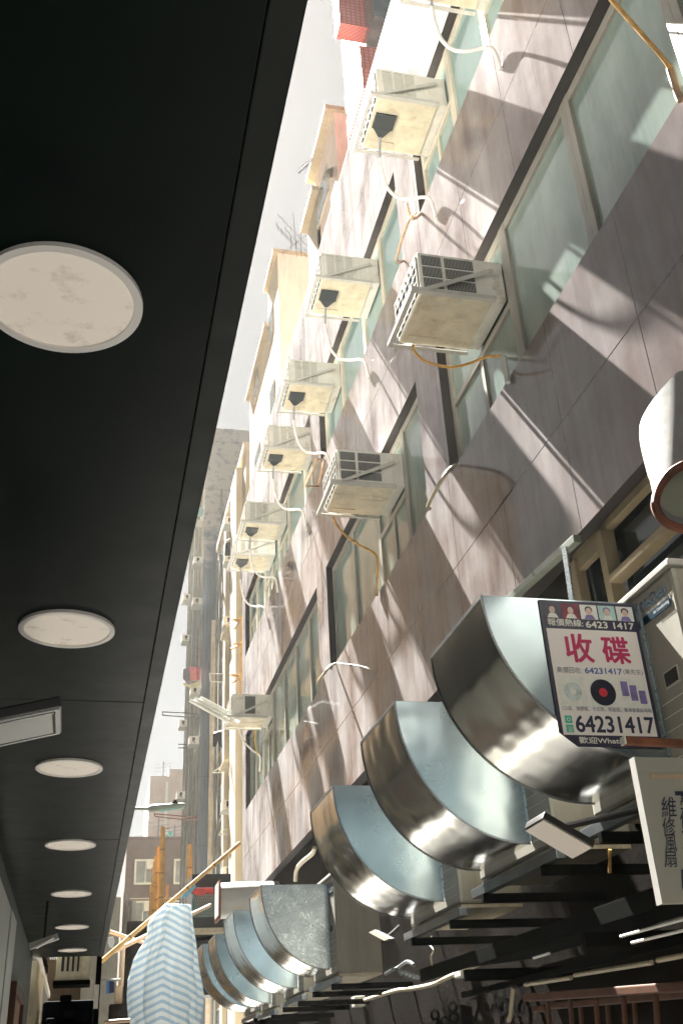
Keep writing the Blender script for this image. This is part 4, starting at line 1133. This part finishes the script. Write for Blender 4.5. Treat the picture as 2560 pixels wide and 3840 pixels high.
small_ac(zc(1080, 1770), AX, "lowest small air conditioner of the cream apartment above the white exhaust duct")
# timber brackets with yellow ties at the near corner
for i, (a, b, c_) in enumerate(((zl(1150, 1320), zl(1310, 1320), zl(1165, 1510)), (zl(1165, 1855), zl(1330, 1860), zl(1100, 1960)), (zc(1060, 130), zc(1120, 85), zc(1050, 70)))):
    t = thing("timber_bracket", PX(b, 5.25), ["upper orange timber bracket with yellow tie on the cream corner", "middle orange timber bracket on the cream corner", "lower orange timber bracket above the three white tubes"][i], "bracket", "timber brackets on the cream corner")
    MB().bar(PX(a, 4.8), PX(b, 5.28), .08, .08).bar(PX(c_, 4.8), PX(b, 5.28), .08, .08).build("timber", "bamboo", t)
    MB().bar(PX(b, 5.28)+Vector((0, 0, -.10)), PX(b, 5.28)+Vector((0, 0, .10)), .12, .12).build("tie", "tie_yellow", t)
MB_ = MB().tube([PX(zl(1320, 1300), 5.28), PX(zl(1310, 2350), 5.28), PX(zc(1120, 240), 5.28)], .035, 8).build("timber_pole", "bamboo", None, smooth=True)
tag(MB_, "thin orange timber pole along the cream corner of the apartment", "pole")
# laundry
def cloth(name, mat, outline, Y, lab, th=.03):
    pts = [PY(q, Y) for q in outline]
    o = MB().prism(pts, (0, th, 0)).build(name, mat, None, bevel=.008); return tag(o, lab, "laundry")
cloth("black_garment", "cloth_black", [zk(*q) for q in ((1075, 1760), (1150, 1735), (1205, 1760), (1215, 1900), (1200, 2060), (1170, 2100), (1110, 2080), (1055, 2050), (1060, 1900))], 43.0, "black garment hanging on a rail high on the cream apartment")
o = MB().tube([PX(zk(1265, 1640), AX), PY(zk(1060, 1715), 43.0), PY(zk(1010, 1900), 42.8)], .025, 6).build("laundry_rail", "pipe_white")
tag(o, "white laundry rail holding the black garment", "rail")
cloth("black_trousers", "cloth_black", [zc(*q) for q in ((895, 560), (930, 545), (965, 558), (973, 675), (945, 672), (935, 620), (922, 675), (893, 672))], 40.6, "pair of black trousers hanging upside down beside the grey tower")
tube_thing("laundry_rail", "pipe_white", [PX(zc(1000, 530), AX), PY(zc(940, 545), 40.6), PY(zc(900, 560), 40.6)], .025, "short laundry rail holding the black trousers", "rail", sm=1)
# tower behind
TX, TY = 5.1, 52.0
tw = thing("grey_tower", (TX, TY, GZ), "tall stained grey concrete tower at the end of the alley with pale piped side", "building")
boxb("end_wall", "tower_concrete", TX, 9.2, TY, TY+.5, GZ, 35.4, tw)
boxb("side_wall", "cream_render", TX+.02, 9.2, TY+.502, TY+7.5, GZ, 35.3, tw)
pcs = MB()
for (y, r, x) in ((53.2, .07, 4.98), (54.2, .10, 4.95), (55.6, .08, 4.98), (57.2, .09, 4.96), (59.0, .09, 4.95)):
    pcs.tube([(x, y, GZ), (x, y, 33)], r, 8)
pcs.build("pipe", "pipe_grey", tw, smooth=True)
ps = MB()
for y in (53.6, 54.8, 56.4, 57.9): ps.box(TX-.12, TX+.01, y, y+.5, GZ, 34)
ps.build("pier", "cream_pale", tw)
MB().tube([(5.9, TY-.07, 26.4), (5.9, TY-.07, GZ)], .05, 6).tube([(6.1, TY-.07, 31), (6.1, TY-.07, GZ)], .05, 6).build("drain_pipe", "pipe_grey", tw, smooth=True)
for i, (p_, X) in enumerate(((zk(640, 1330), 5.05), (zk(630, 2160), 5.05), (zl(455, 985), 5.0), (zl(225, 890), 4.95), (zl(205, 1790), 4.95), (zc(785, 235), 5.05), (zc(685, 505), 4.95), (zc(775, 650), 5.05), (zc(665, 1110), 4.95))):
    small_ac(p_, X, ["high small air conditioner on the tower side under a green awning", "small air conditioner on the tower side beside thin brackets", "third small air conditioner down the tower side",
             "small air conditioner jutting into the sky left of the tower pipes", "small air conditioner with little roof jutting left of the tower", "small air conditioner just below the red laundry on the tower",
             "small air conditioner with sloped hood beside the thin wire rack", "small air conditioner with one dark vent below the wire rack on the tower", "low small air conditioner above the street lamp"][i], w_=.7)
gq = [PX(zk(500, 1090), 4.3), PX(zk(655, 1060), 5.0), PX(zk(650, 1200), 5.0), PX(zk(480, 1290), 4.2)]
tag(MB().prism(gq, (0, .03, .03)).build("green_awning", "print_aqua"), "pale green glass awning high on the tower side", "awning")
for (nm, mt, ol, lab) in (("hanging_towel", "cloth_pink", ((695, 0), (750, 0), (755, 110), (705, 118)), "pink towel hanging on the tower side"),
        ("hanging_towel", "cloth_red", ((752, 10), (780, 10), (778, 115), (756, 108)), "dark red towel hanging next to the pink one"),
        ("hanging_cloth", "cloth_green", ((640, 135), (700, 150), (780, 118), (782, 165), (720, 178), (650, 160)), "pale yellow green cloth draped below the towels"),
        ("hanging_shirt", "cloth_grey", ((645, 20), (695, 10), (698, 110), (665, 125), (642, 100)), "grey shirt hanging left of the pink towel")):
    cloth(nm, mt, [zc(*q) for q in ol], 51.8, lab)
for (pts, lab) in ((((470, 380), (690, 390), (770, 405), (770, 430), (470, 408), (470, 380)), "thin wire laundry rack jutting into the sky from the tower"),
                   (((400, 1235), (760, 1268), (748, 1298), (410, 1258), (400, 1235)), "rusty laundry rack crossing in front of the tower below the street lamp"),
                   (((600, 652), (676, 652), (676, 682), (600, 682)), "pair of short thin rods jutting from the tower side")):
    mb = MB(); Q = [PY(zc(*q), 51.5) for q in pts]
    for i in range(len(Q)-1): mb.tube([Q[i], Q[i+1]], .03, 6)
    tag(mb.build("laundry_rack", "rusty_steel" if "rusty" in lab else "antenna_metal"), lab, "rack")
for (pts, lab) in (((865, 55, 978, 60, 975, 130, 870, 122), "empty white wire rack on the cream apartment near the top"), ((965, 1365, 1075, 1362, 1045, 1412, 943, 1415), "slanted wire rack with bars on the cream apartment lower down"), ((890, 885, 975, 830, 972, 890, 890, 890), "triangular white shelf bracket on the cream apartment")):
    Q = [PY(zc(pts[k], pts[k+1]), 44.0) for k in (0, 2, 4, 6)]
    mb = MB()
    for i in range(4): mb.tube([Q[i], Q[(i+1) % 4]], .025, 6)
    if "bars" in lab:
        for k in range(1, 5): mb.tube([Q[0]+(Q[1]-Q[0])*k/5, Q[3]+(Q[2]-Q[3])*k/5], .018, 6)
    tag(mb.build("wire_rack", "pipe_white"), lab, "rack")

# ------------------------------------------------------------------ taller houses behind the roof line
XB = 4.2
def back_house(name, outl_y, zt, mats, lab, eave, depth=5, low=8.0, wins=()):
    y0, y1 = outl_y
    t = thing(name, (XB, y0, GZ), lab, "building")
    MB().add([(XB, y0, low-9.6), (XB, y1, low-9.6), (XB, y1, zt), (XB, y0, zt)], [(0, 1, 2, 3)]).build("side_wall", mats[0], t)
    b = MB(); b.add([(XB, y0, low-9.6), (XB+depth, y0, low-9.6), (XB+depth, y0, zt), (XB, y0, zt)], [(0, 1, 2, 3)])
    b.add([(XB, y1, low-9.6), (XB+depth, y1, low-9.6), (XB+depth, y1, zt), (XB, y1, zt)], [(0, 3, 2, 1)])
    b.build("end_wall", mats[1], t)
    MB().box(XB-eave, XB+depth, y0-eave*.3, y1+eave*.2, zt, zt+.14).build("roof_eave", mats[2], t)
    for (ya, yb, za_, zb_) in wins:
        f = MB().box(XB-.03, XB-.001, ya, yb, za_, zb_).build("window", "window_frame_pale", t)
        MB().box(XB-.036, XB-.031, ya+.05, yb-.05, za_+.05, zb_-.05).build("pane", "glass_far", f)
    return t
k = XB/FX
def yz(p_): q = PX(p_, XB); return q.y, q.z
e1 = yz(z3(215, 845)); e2 = yz(z3(60, 1135))
back_house("cream_house", (e1[0]+.2, e2[0]-.3), e1[1]+.2, ("cream_pale", "cream_pale", "cream_render"), "cream house with overhanging eave behind the clad roof, the farther of two", .14, wins=[(24.6+1.2, 25.6+1.2, 19.3, 20.3), (25.8, 26.8, 16.2, 17.2)])
e1 = yz(z3(470, 275)); e2 = yz(z3(190, 610))
e3 = yz(z3(275, 275))
back_house("cream_house", (e3[0], e2[0]-.4), e3[1]-.1, ("cream_pale", "peach_render", "cream_render"), "tall cream and peach house with roof antennas behind the clad building", .15, wins=[(e3[0]+.9, e3[0]+1.6, 19.4, 20.4), (e3[0]+.9, e3[0]+1.6, 16.6, 17.6)])
e1 = yz(z1(295, 800)); e2 = yz(z1(150, 1330))
bh = back_house("peach_house", (e1[0], e2[0]-.1), e1[1]-.1, ("peach_render", "peach_render", "cream_render"), "peach house with an open window behind the roof line near the single antenna", .22, wins=[(e1[0]+.8, e1[0]+2.0, 17.4, 18.3)])
q = PX(z1(250, 1270), XB-.3)
MB().prism([PX(z1(215, 1320), XB-.35), PX(z1(235, 1250), XB-.4), PX(z1(290, 1225), XB-.03), PX(z1(280, 1300), XB-.03)], (.02, .02, 0)).build("open_sash", "glass_far", bh)
e1 = yz(z1(190, 1390)); e2 = yz(z1(100, 1650))
back_house("plaster_house", (e1[0]+.1, e2[0]), e1[1], ("cream_render", "peach_render", "cream_render"), "worn plaster house below the peach one behind the roof line", .18)
rt = thing("red_tiled_block", (XB, 13.2, GZ), "red tiled building corner at the top of the photo with a glazed opening", "building")
a_, b_, c_ = PY(z1(338, 155), 13.2), PY(z1(540, 195), 13.2), PY(z1(700, 120), 13.2)
MB().box(a_.x, b_.x, 13.2, 13.6, a_.z-.05, a_.z+5).build("corner_wall", "red_tile", rt)
MB().box(b_.x+.002, b_.x+.45, 12.7, 15.2, b_.z-.35, b_.z+4).build("glazed_bay", "glass_far", rt)
MB().box(b_.x+.452, c_.x+2, 13.1, 15.2, b_.z-.2, b_.z+5).build("inner_wall", "red_tile", rt)
rt2 = thing("red_tiled_house", (XB, 13.5, GZ), "lower red tiled wall with projecting tiled fin beside the clad roof edge", "building")
a_, b_ = PX(z1(480, 330), XB), PX(z1(380, 740), XB)
MB().box(XB, XB+4, a_.y, b_.y, GZ, a_.z).build("wall", "red_tile", rt2)
c_, d_ = PX(z1(500, 520), XB-.45), PX(z1(395, 945), XB-.45)
MB().box(XB-.45, XB-.002, c_.y, d_.y, d_.z-.35, d_.z+.22).build("tiled_fin", "red_tile", rt2)
# antennas
def antenna(base_p, top_p, X, tilt, lab, bars):
    a_, b_ = PX(base_p, X), PX(top_p, X)
    mb = MB().tube([a_-Vector((0, 0, .3)), b_], .009, 5)
    for (u, l, dy) in bars:
        c_ = a_+(b_-a_)*u
        e = Vector((l*.5, l*.6*dy, l*.12))
        mb.tube([c_-e, c_+e], .007, 4)
        for s_ in range(-4, 5):
            m_ = c_+e*(s_/4.2); mb.tube([m_-Vector((0, 0, .12)), m_+Vector((0, 0, .12))], .005, 4)
    tag(mb.build("roof_antenna", "antenna_metal"), lab, "antenna", "television antennas on the roofs")
antenna(z3(415, 265), z3(390, 0), 4.6, 0, "tall thin antenna on the tall cream and peach house", [(.45, 1.3, 1), (.1, 1.5, 1)])
antenna(z3(450, 265), z3(445, 140), 4.6, 0, "short crowded antenna beside the tall thin one", [(.6, .9, -1), (.2, 1.2, 1)])
antenna(z3(370, 255), z3(372, 165), 4.6, 0, "lowest left antenna on the cream and peach roof", [(.5, 1.0, 1)])
mb = MB(); a_, b_ = PX(z1(185, 1130), XB), PX(z1(35, 1265), XB-.6)
mb.tube([a_, b_], .016, 5)
for s_ in range(12):
    m_ = a_+(b_-a_)*(s_+.5)/12; mb.tube([m_+Vector((0, .0, .10)), m_-Vector((0, .0, .10))], .009, 4)
mb.tube([a_, PX(z1(190, 1180), XB+.2)], .016, 5)
tag(mb.build("roof_antenna", "antenna_metal"), "lone slanted antenna sticking out left of the peach house", "antenna", "television antennas on the roofs")

# ------------------------------------------------------------------ buildings across the far end
BY = 70.0
br = thing("brown_building", (2.3, BY, GZ), "low brown rendered building across the far end of the alley with pale framed windows", "building")
boxb("wall", "brown_render", 2.24, 14, BY, BY+10, GZ, 14.35, br)
boxb("parapet", "brown_render", 2.17, 14, BY-.09, BY+10, 14.352, 14.5, br)
def bwin(x0, x1, z0, z1, ac):
    f = MB(); e = .12
    f.box(x0, x1, BY-.2, BY-.01, z0, z0+e); f.box(x0, x1, BY-.2, BY-.01, z1-e, z1)
    f.box(x0, x0+e, BY-.2, BY-.01, z0+e, z1-e); f.box(x1-e, x1, BY-.2, BY-.01, z0+e, z1-e)
    xm = x0+(x1-x0)*.5; f.box(xm-.035, xm+.035, BY-.15, BY-.02, z0+e, z1-e)
    o = f.build("window", "pipe_white", br)
    boxb("pane", "glass_far", x0+e, x1-e, BY-.07, BY-.05, z0+e, z1-e, o)
    if ac: boxb("air_conditioner_box", "ac_casing", xm+.04, x1-e-.03, BY-.5, BY-.08, z1-e-.56, z1-e-.03, o)
bwin(2.80, 4.24, 11.46, 13.04, True); bwin(5.34, 6.8, 11.46, 13.04, True)
bwin(2.71, 4.2, 8.75, 10.46, True); bwin(5.34, 6.8, 8.75, 10.46, True)
MB().tube([(2.6, BY-.15, 10.6), (7.0, BY-.15, 10.6)], .035, 6).build("cable_rail", "pipe_cream", br)
pb = thing("pinkish_building", (5, 100, GZ), "pale pinkish tall building with roof boxes behind the brown one", "building")
boxb("wall", "pinkish_render", 5.10, 6.90, 100, 110, GZ, 26.5, pb)
boxb("rear_wall", "pinkish_render", 6.90, 16, 100, 110, GZ, 27.2, pb)
boxb("white_pipe", "pipe_white", 6.58, 6.83, 99.7, 99.98, GZ, 25.9, pb)
ct = thing("teal_water_tank", (5.6, BY+3, 14.5), "teal framed tank on the roof of the brown building", "tank")
a_, b_ = PY(zc(507, 1442), BY+3), PY(zc(563, 1387), BY+3)
MB().box(a_.x, b_.x, BY+3, BY+4.4, 14.503, b_.z).build("tank", "crate_teal", ct)
cr = MB(); cr.bar((a_.x, BY+2.97, 14.52), (b_.x, BY+2.97, b_.z), .05, .05); cr.bar((b_.x, BY+2.96, 14.52), (a_.x, BY+2.96, b_.z), .05, .05); cr.build("brace", "print_aqua", ct)
for i, (px_, py_) in enumerate(((440, 1270), (480, 800), (575, 1330))):
    Yb, zz0 = (BY+4, 14.5) if i != 1 else (103, 26.5)
    b_ = PY(zc(px_, py_), Yb)
    mb = MB().tube([(b_.x, b_.y, zz0), b_], .05, 5)
    for q in (.6, .75, .9):
        z_ = zz0+(b_.z-zz0)*q; mb.tube([(b_.x-.8, b_.y, z_-.08), (b_.x+.8, b_.y, z_+.12)], .03, 5)
    tag(mb.build("roof_antenna", "antenna_metal"), ["antenna on the brown building left of the teal tank", "thin antenna on the pinkish building against the sky", "antenna on the brown building right of the teal tank"][i], "antenna", "television antennas on the roofs")

# left bank of the alley beyond the canopy
gl = thing("stained_wall", (.6, 26, GZ), "narrow grey stained building edge with pipes left of the bamboo poles", "building")
q = PY(zn(520, 60), 30); q2 = PY(zn(600, 60), 30)
boxb("wall", "pipe_grey", q.x-.8, q2.x, 30, 34, GZ, PY(zn(520, -190), 30).z, gl)
pz_ = MB()
for xx, r_, top in ((625, .05, -300), (700, .09, 0), (770, .11, -100), (820, .07, 100)):
    b_ = PY(zn(xx, 1200), 29); pz_.tube([(b_.x, 29, GZ), (b_.x, 29, PY(zn(xx, top), 29).z)], r_, 8)
pz_.build("pipe", "pipe_grey", gl, smooth=True)
cw = MB(); a_, b_ = PY(zn(870, 290), 27), PY(zn(1250, 290), 27)
cw.box(a_.x-.15, b_.x+1.2, 27, 27.4, GZ, a_.z)
tag(cw.build("mossy_wall", "concrete_dark"), "mossy dark concrete block behind the striped plastic sheet", "wall")
lo_ = thing("low_cream_house", (0, 34, GZ), "low cream house with awnings glimpsed at the bottom left gap", "building")
a_, b_ = PY(zn(185, 1260), 34), PY(zn(420, 1030), 34)
boxb("wall", "cream_render", a_.x-1.5, b_.x+.2, 34, 38, GZ, b_.z, lo_)
boxb("awning", "pipe_cream", a_.x-.8, b_.x, 33.3, 33.99, a_.z-.05, a_.z+.05, lo_)
boxb("window", "glass_dark", a_.x, b_.x-.1, 33.9, 33.995, a_.z-1.3, a_.z-.25, lo_)
cloth("blue_shirt", "cloth_blue", [zn(*q) for q in ((320, 1490), (375, 1470), (370, 1740), (318, 1750))], 20.0, "bright blue shirt hanging in the gap at the lower left")
cloth("navy_shirt", "cloth_navy", [zn(*q) for q in ((378, 1475), (480, 1475), (480, 1720), (375, 1740))], 20.02, "navy garment hanging next to the bright blue shirt")
cloth("white_garment", "cloth_white", [zn(*q) for q in ((360, 610), (460, 600), (488, 690), (450, 820), (385, 825), (345, 720))], 20.0, "white garment hanging just beyond the canopy corner")
tube_thing("laundry_rail", "pipe_grey", [PY(zn(120, 1480), 20.01), PY(zn(600, 1465), 20.01)], .02, "grey rail holding the blue shirts in the lower left gap", "rail", sm=1)
tube_thing("metal_pole", "rust_conduit", [PY(zn(285, 2315), 12.0), PY(zn(790, 2280), 12.0)], .02, "pinkish metal pole crossing the bottom edge left of the striped sheet", "pole", sm=1)
eb = thing("meter_box", PY(zn(575, 1800), 22), "grey meter box with pipes in the lower left gap", "box")
a_, b_ = PY(zn(490, 1950), 22), PY(zn(645, 1580), 22)
MB().box(a_.x, b_.x, 22, 22.5, a_.z, b_.z).build("cabinet", "cap_beige", eb, bevel=.01)
MB().tube([(a_.x+.1, 22.2, b_.z), (a_.x+.1, 22.2, b_.z+.9)], .05, 8).build("vent_pipe", "pipe_cream", eb, smooth=True)
MB().box(a_.x-.1, b_.x+.3, 21.9, 22.6, GZ, a_.z-.01).build("plinth", "concrete_dark", eb)

# bamboo poles
def bamboo(a, b, r, lab, mat="bamboo"):
    a, b = Vector(a), Vector(b)
    t = thing("bamboo_pole", a, lab, "bamboo pole", "bamboo scaffold poles")
    MB().tube([a, b], [r, r*.85], 10).build("stem", mat, t, smooth=True)
    L = (b-a).length; n_ = max(2, int(L/.42)); nd = MB(); dr_ = (b-a).normalized()
    for k_ in range(1, n_):
        c_ = a+(b-a)*k_/n_; nd.tube([c_-dr_*.012, c_+dr_*.012], r*1.06, 10)
    nd.build("node", "bamboo_node", t, smooth=True)
bamboo(PY(zh(195, 1335), 13.9), PY(zh(1568, 158), 14.1), .030, "long slanting bamboo pole crossing in front of the tower")
bamboo(PY(zh(330, 1225), 14.2), PY(zh(1280, 770), 14.6), .028, "pale bamboo pole passing behind the striped plastic sheet", "bamboo_pale")
bamboo(PY(zh(295, 1030), 14.4), PY(zh(660, 1150), 14.4), .026, "short bamboo pole crossing the long one near the canopy", "bamboo_pale")
for i, (xt, yt, xb, r) in enumerate(((815, 0, 790, .075), (820, 30, 800, .06), (765, 200, 752, .06), (742, 290, 735, .045), (728, 345, 722, .04), (715, 400, 708, .045), (698, 575, 690, .05), (855, 568, 852, .05), (1073, 175, 1078, .085))):
    tp = PY(zh(xt, yt), 20+i*.18); bt_ = PY(zh(xb, 900), 20+i*.18)
    bamboo(tp + (bt_-tp)*2.6, tp, r*.7, ["tallest upright bamboo pole of the bundle", "second tallest upright bamboo pole, hugging the tallest", "upright bamboo pole left of the tallest pair", "thin upright bamboo pole in the middle of the bundle",
           "thin upright bamboo pole, third from the left of the bundle", "upright bamboo pole second from the left of the bundle", "leftmost shortest upright bamboo pole of the bundle", "short upright bamboo pole right of the bundle", "lone thick upright bamboo pole in front of the tower pipes"][i])

# striped plastic sheet bundle
sp_ = MB()
prof = [ # (left x, right x, py) in zh pixels
    (835, 900, 757), (815, 1085, 770), (760, 1096, 830), (690, 1104, 900), (660, 1110, 970), (662, 1122, 1050), (625, 1136, 1130), (585, 1146, 1210), (540, 1158, 1300), (508, 1168, 1390),
    (482, 1184, 1480), (466, 1202, 1570), (460, 1214, 1660), (463, 1210, 1750), (472, 1198, 1840), (490, 1188, 1920), (512, 1170, 2010), (530, 1150, 2080)]
NS = 128; rows = []; uvs = []
yc = 13.6
for i, (l, r, py_) in enumerate(prof):
    a_, b_ = PY(zh(l, py_), yc), PY(zh(r, py_), yc)
    cx_ = (a_.x+b_.x)/2; hw = (b_.x-a_.x)/2; z_ = (a_.z+b_.z)/2
    q_ = i/len(prof)
    for j in range(NS):
        th = 2*math.pi*j/NS
        fold = 1+.10*math.sin(7*th+i*.22)+.07*math.sin(13*th+1.3-i*.3)*(.4+q_)+.035*math.sin(29*th+i*.7)+.02*math.sin(47*th-i)
        side = abs(math.cos(th))
        dx = math.cos(th)*hw*(1 if side > .93 else fold*(1 if side < .8 else .96))
        dyv = math.sin(th)*hw*.62*fold
        sag = .09*math.cos(2*th+.6)*min(1, i/5)+.012*math.sin(5*th+i*.3)
        rows.append((cx_+dx, yc+dyv, z_)); uvs.append((j/NS, (z_+.42*abs(cx_+dx-.93)+sag*.12)*.45))
nr = len(prof)
sp_.add(rows, [(i*NS+j, i*NS+(j+1) % NS, (i+1)*NS+(j+1) % NS, (i+1)*NS+j) for i in range(nr-1) for j in range(NS)] + [tuple(range(NS))])
sp_.uv = uvs
ob = sp_.build("striped_plastic_sheet", "striped_plastic", None, smooth=True, angle=80)
tag(ob, "blue and white striped plastic sheet draped over bamboo at the bottom of the photo", "plastic sheet")
# cluttered back yard right of the sheet
yd = thing("caged_balcony", PY(zh(1200, 760), 18.5), "green wire caged balcony with red cloth right of the bamboo", "balcony")
a_, b_ = PY(zh(1095, 890), 18.5), PY(zh(1315, 660), 18.5)
boxb("mesh_panel", "mesh_green", a_.x, b_.x+.3, 18.5, 18.55, a_.z, b_.z, yd)
lat = MB()
nx = 12
for k_ in range(nx):
    xx = a_.x+(b_.x-a_.x)*k_/nx
    lat.bar((xx, 18.485, a_.z), (xx+.12, 18.485, b_.z), .006, .006); lat.bar((xx+.12, 18.48, a_.z), (xx, 18.48, b_.z), .006, .006)
lat.build("wire_lattice", "louver_grey", yd)
boxb("dark_interior", "dark_void", a_.x, b_.x+.3, 18.6, 19.4, a_.z-1.2, b_.z+.35, yd)
boxb("floor_beam", "cap_beige", a_.x-.05, b_.x+.35, 18.3, 19.4, PY(zh(1200, 1020), 18.5).z-.05, PY(zh(1200, 1020), 18.5).z+.02, yd)
cloth("red_cloth", "cloth_red", [zh(*q) for q in ((1100, 640), (1140, 600), (1310, 598), (1312, 660), (1240, 650), (1200, 672), (1120, 665))], 18.35, "bunched red cloth on the wire cage")
cloth("blue_sheet", "sheet_blue", [zh(*q) for q in ((1040, 600), (1130, 560), (1140, 590), (1050, 690), (985, 705))], 18.4, "light blue plastic sheet hanging left of the red cloth")
lg = tag(MB().bar(PY(zh(1075, 1118), 16.2), PY(zh(1300, 1098), 16.2), .3, .05).build("steel_ledge", "dark_metal"), "dark steel ledge jutting out above the farthest elbow duct", "ledge")

# ------------------------------------------------------------------ opposite houses, seen mirrored in the polished stone
def opposite(x, y0, y1, zt, mat, lab, floors):
    t = thing("opposite_house", (x, y0, GZ), lab, "building")
    MB().box(x-6, x, y0, y1, GZ, zt).build("wall", mat, t)
    wn_ = MB(); bd = MB()
    z_ = 1.0
    while z_ < zt-1.5:
        bd.box(x+.002, x+.12, y0, y1, z_-.55, z_-.25)
        y_ = y0+.8
        while y_ < y1-1.6:
            wn_.box(x+.002, x+.03, y_, y_+1.5, z_, z_+1.5); y_ += 2.9
        z_ += 3.0
    wn_.build("window", "glass_far", t); bd.build("floor_band", "brown_render", t)
opposite(-1.2, 27, 36, 17.5, "beige_opposite", "beige apartment block across the alley, mirrored in the stone cladding", 5)
opposite(-1.2, 36.2, 70, 24.0, "cream_render", "taller cream apartment block across the alley behind the beige one", 8)

# ------------------------------------------------------------------ air
hz = MB().box(-30, 30, -14, 125, GZ-1, 40).build("haze", bpy.data.materials.new("haze_air"))
tag(hz, kind="stuff")
hm = bpy.data.materials["haze_air"]; hm.use_nodes = True
ht = hm.node_tree
for n_ in list(ht.nodes):
    if n_.type == 'BSDF_PRINCIPLED': ht.nodes.remove(n_)
pv = ht.nodes.new("ShaderNodeVolumePrincipled")
pv.inputs["Color"].default_value = (0.95, 0.95, 0.92, 1)
pv.inputs["Density"].default_value = 0.00030
pv.inputs["Anisotropy"].default_value = 0.4
ht.links.new(pv.outputs[0], ht.nodes["Material Output"].inputs["Volume"])
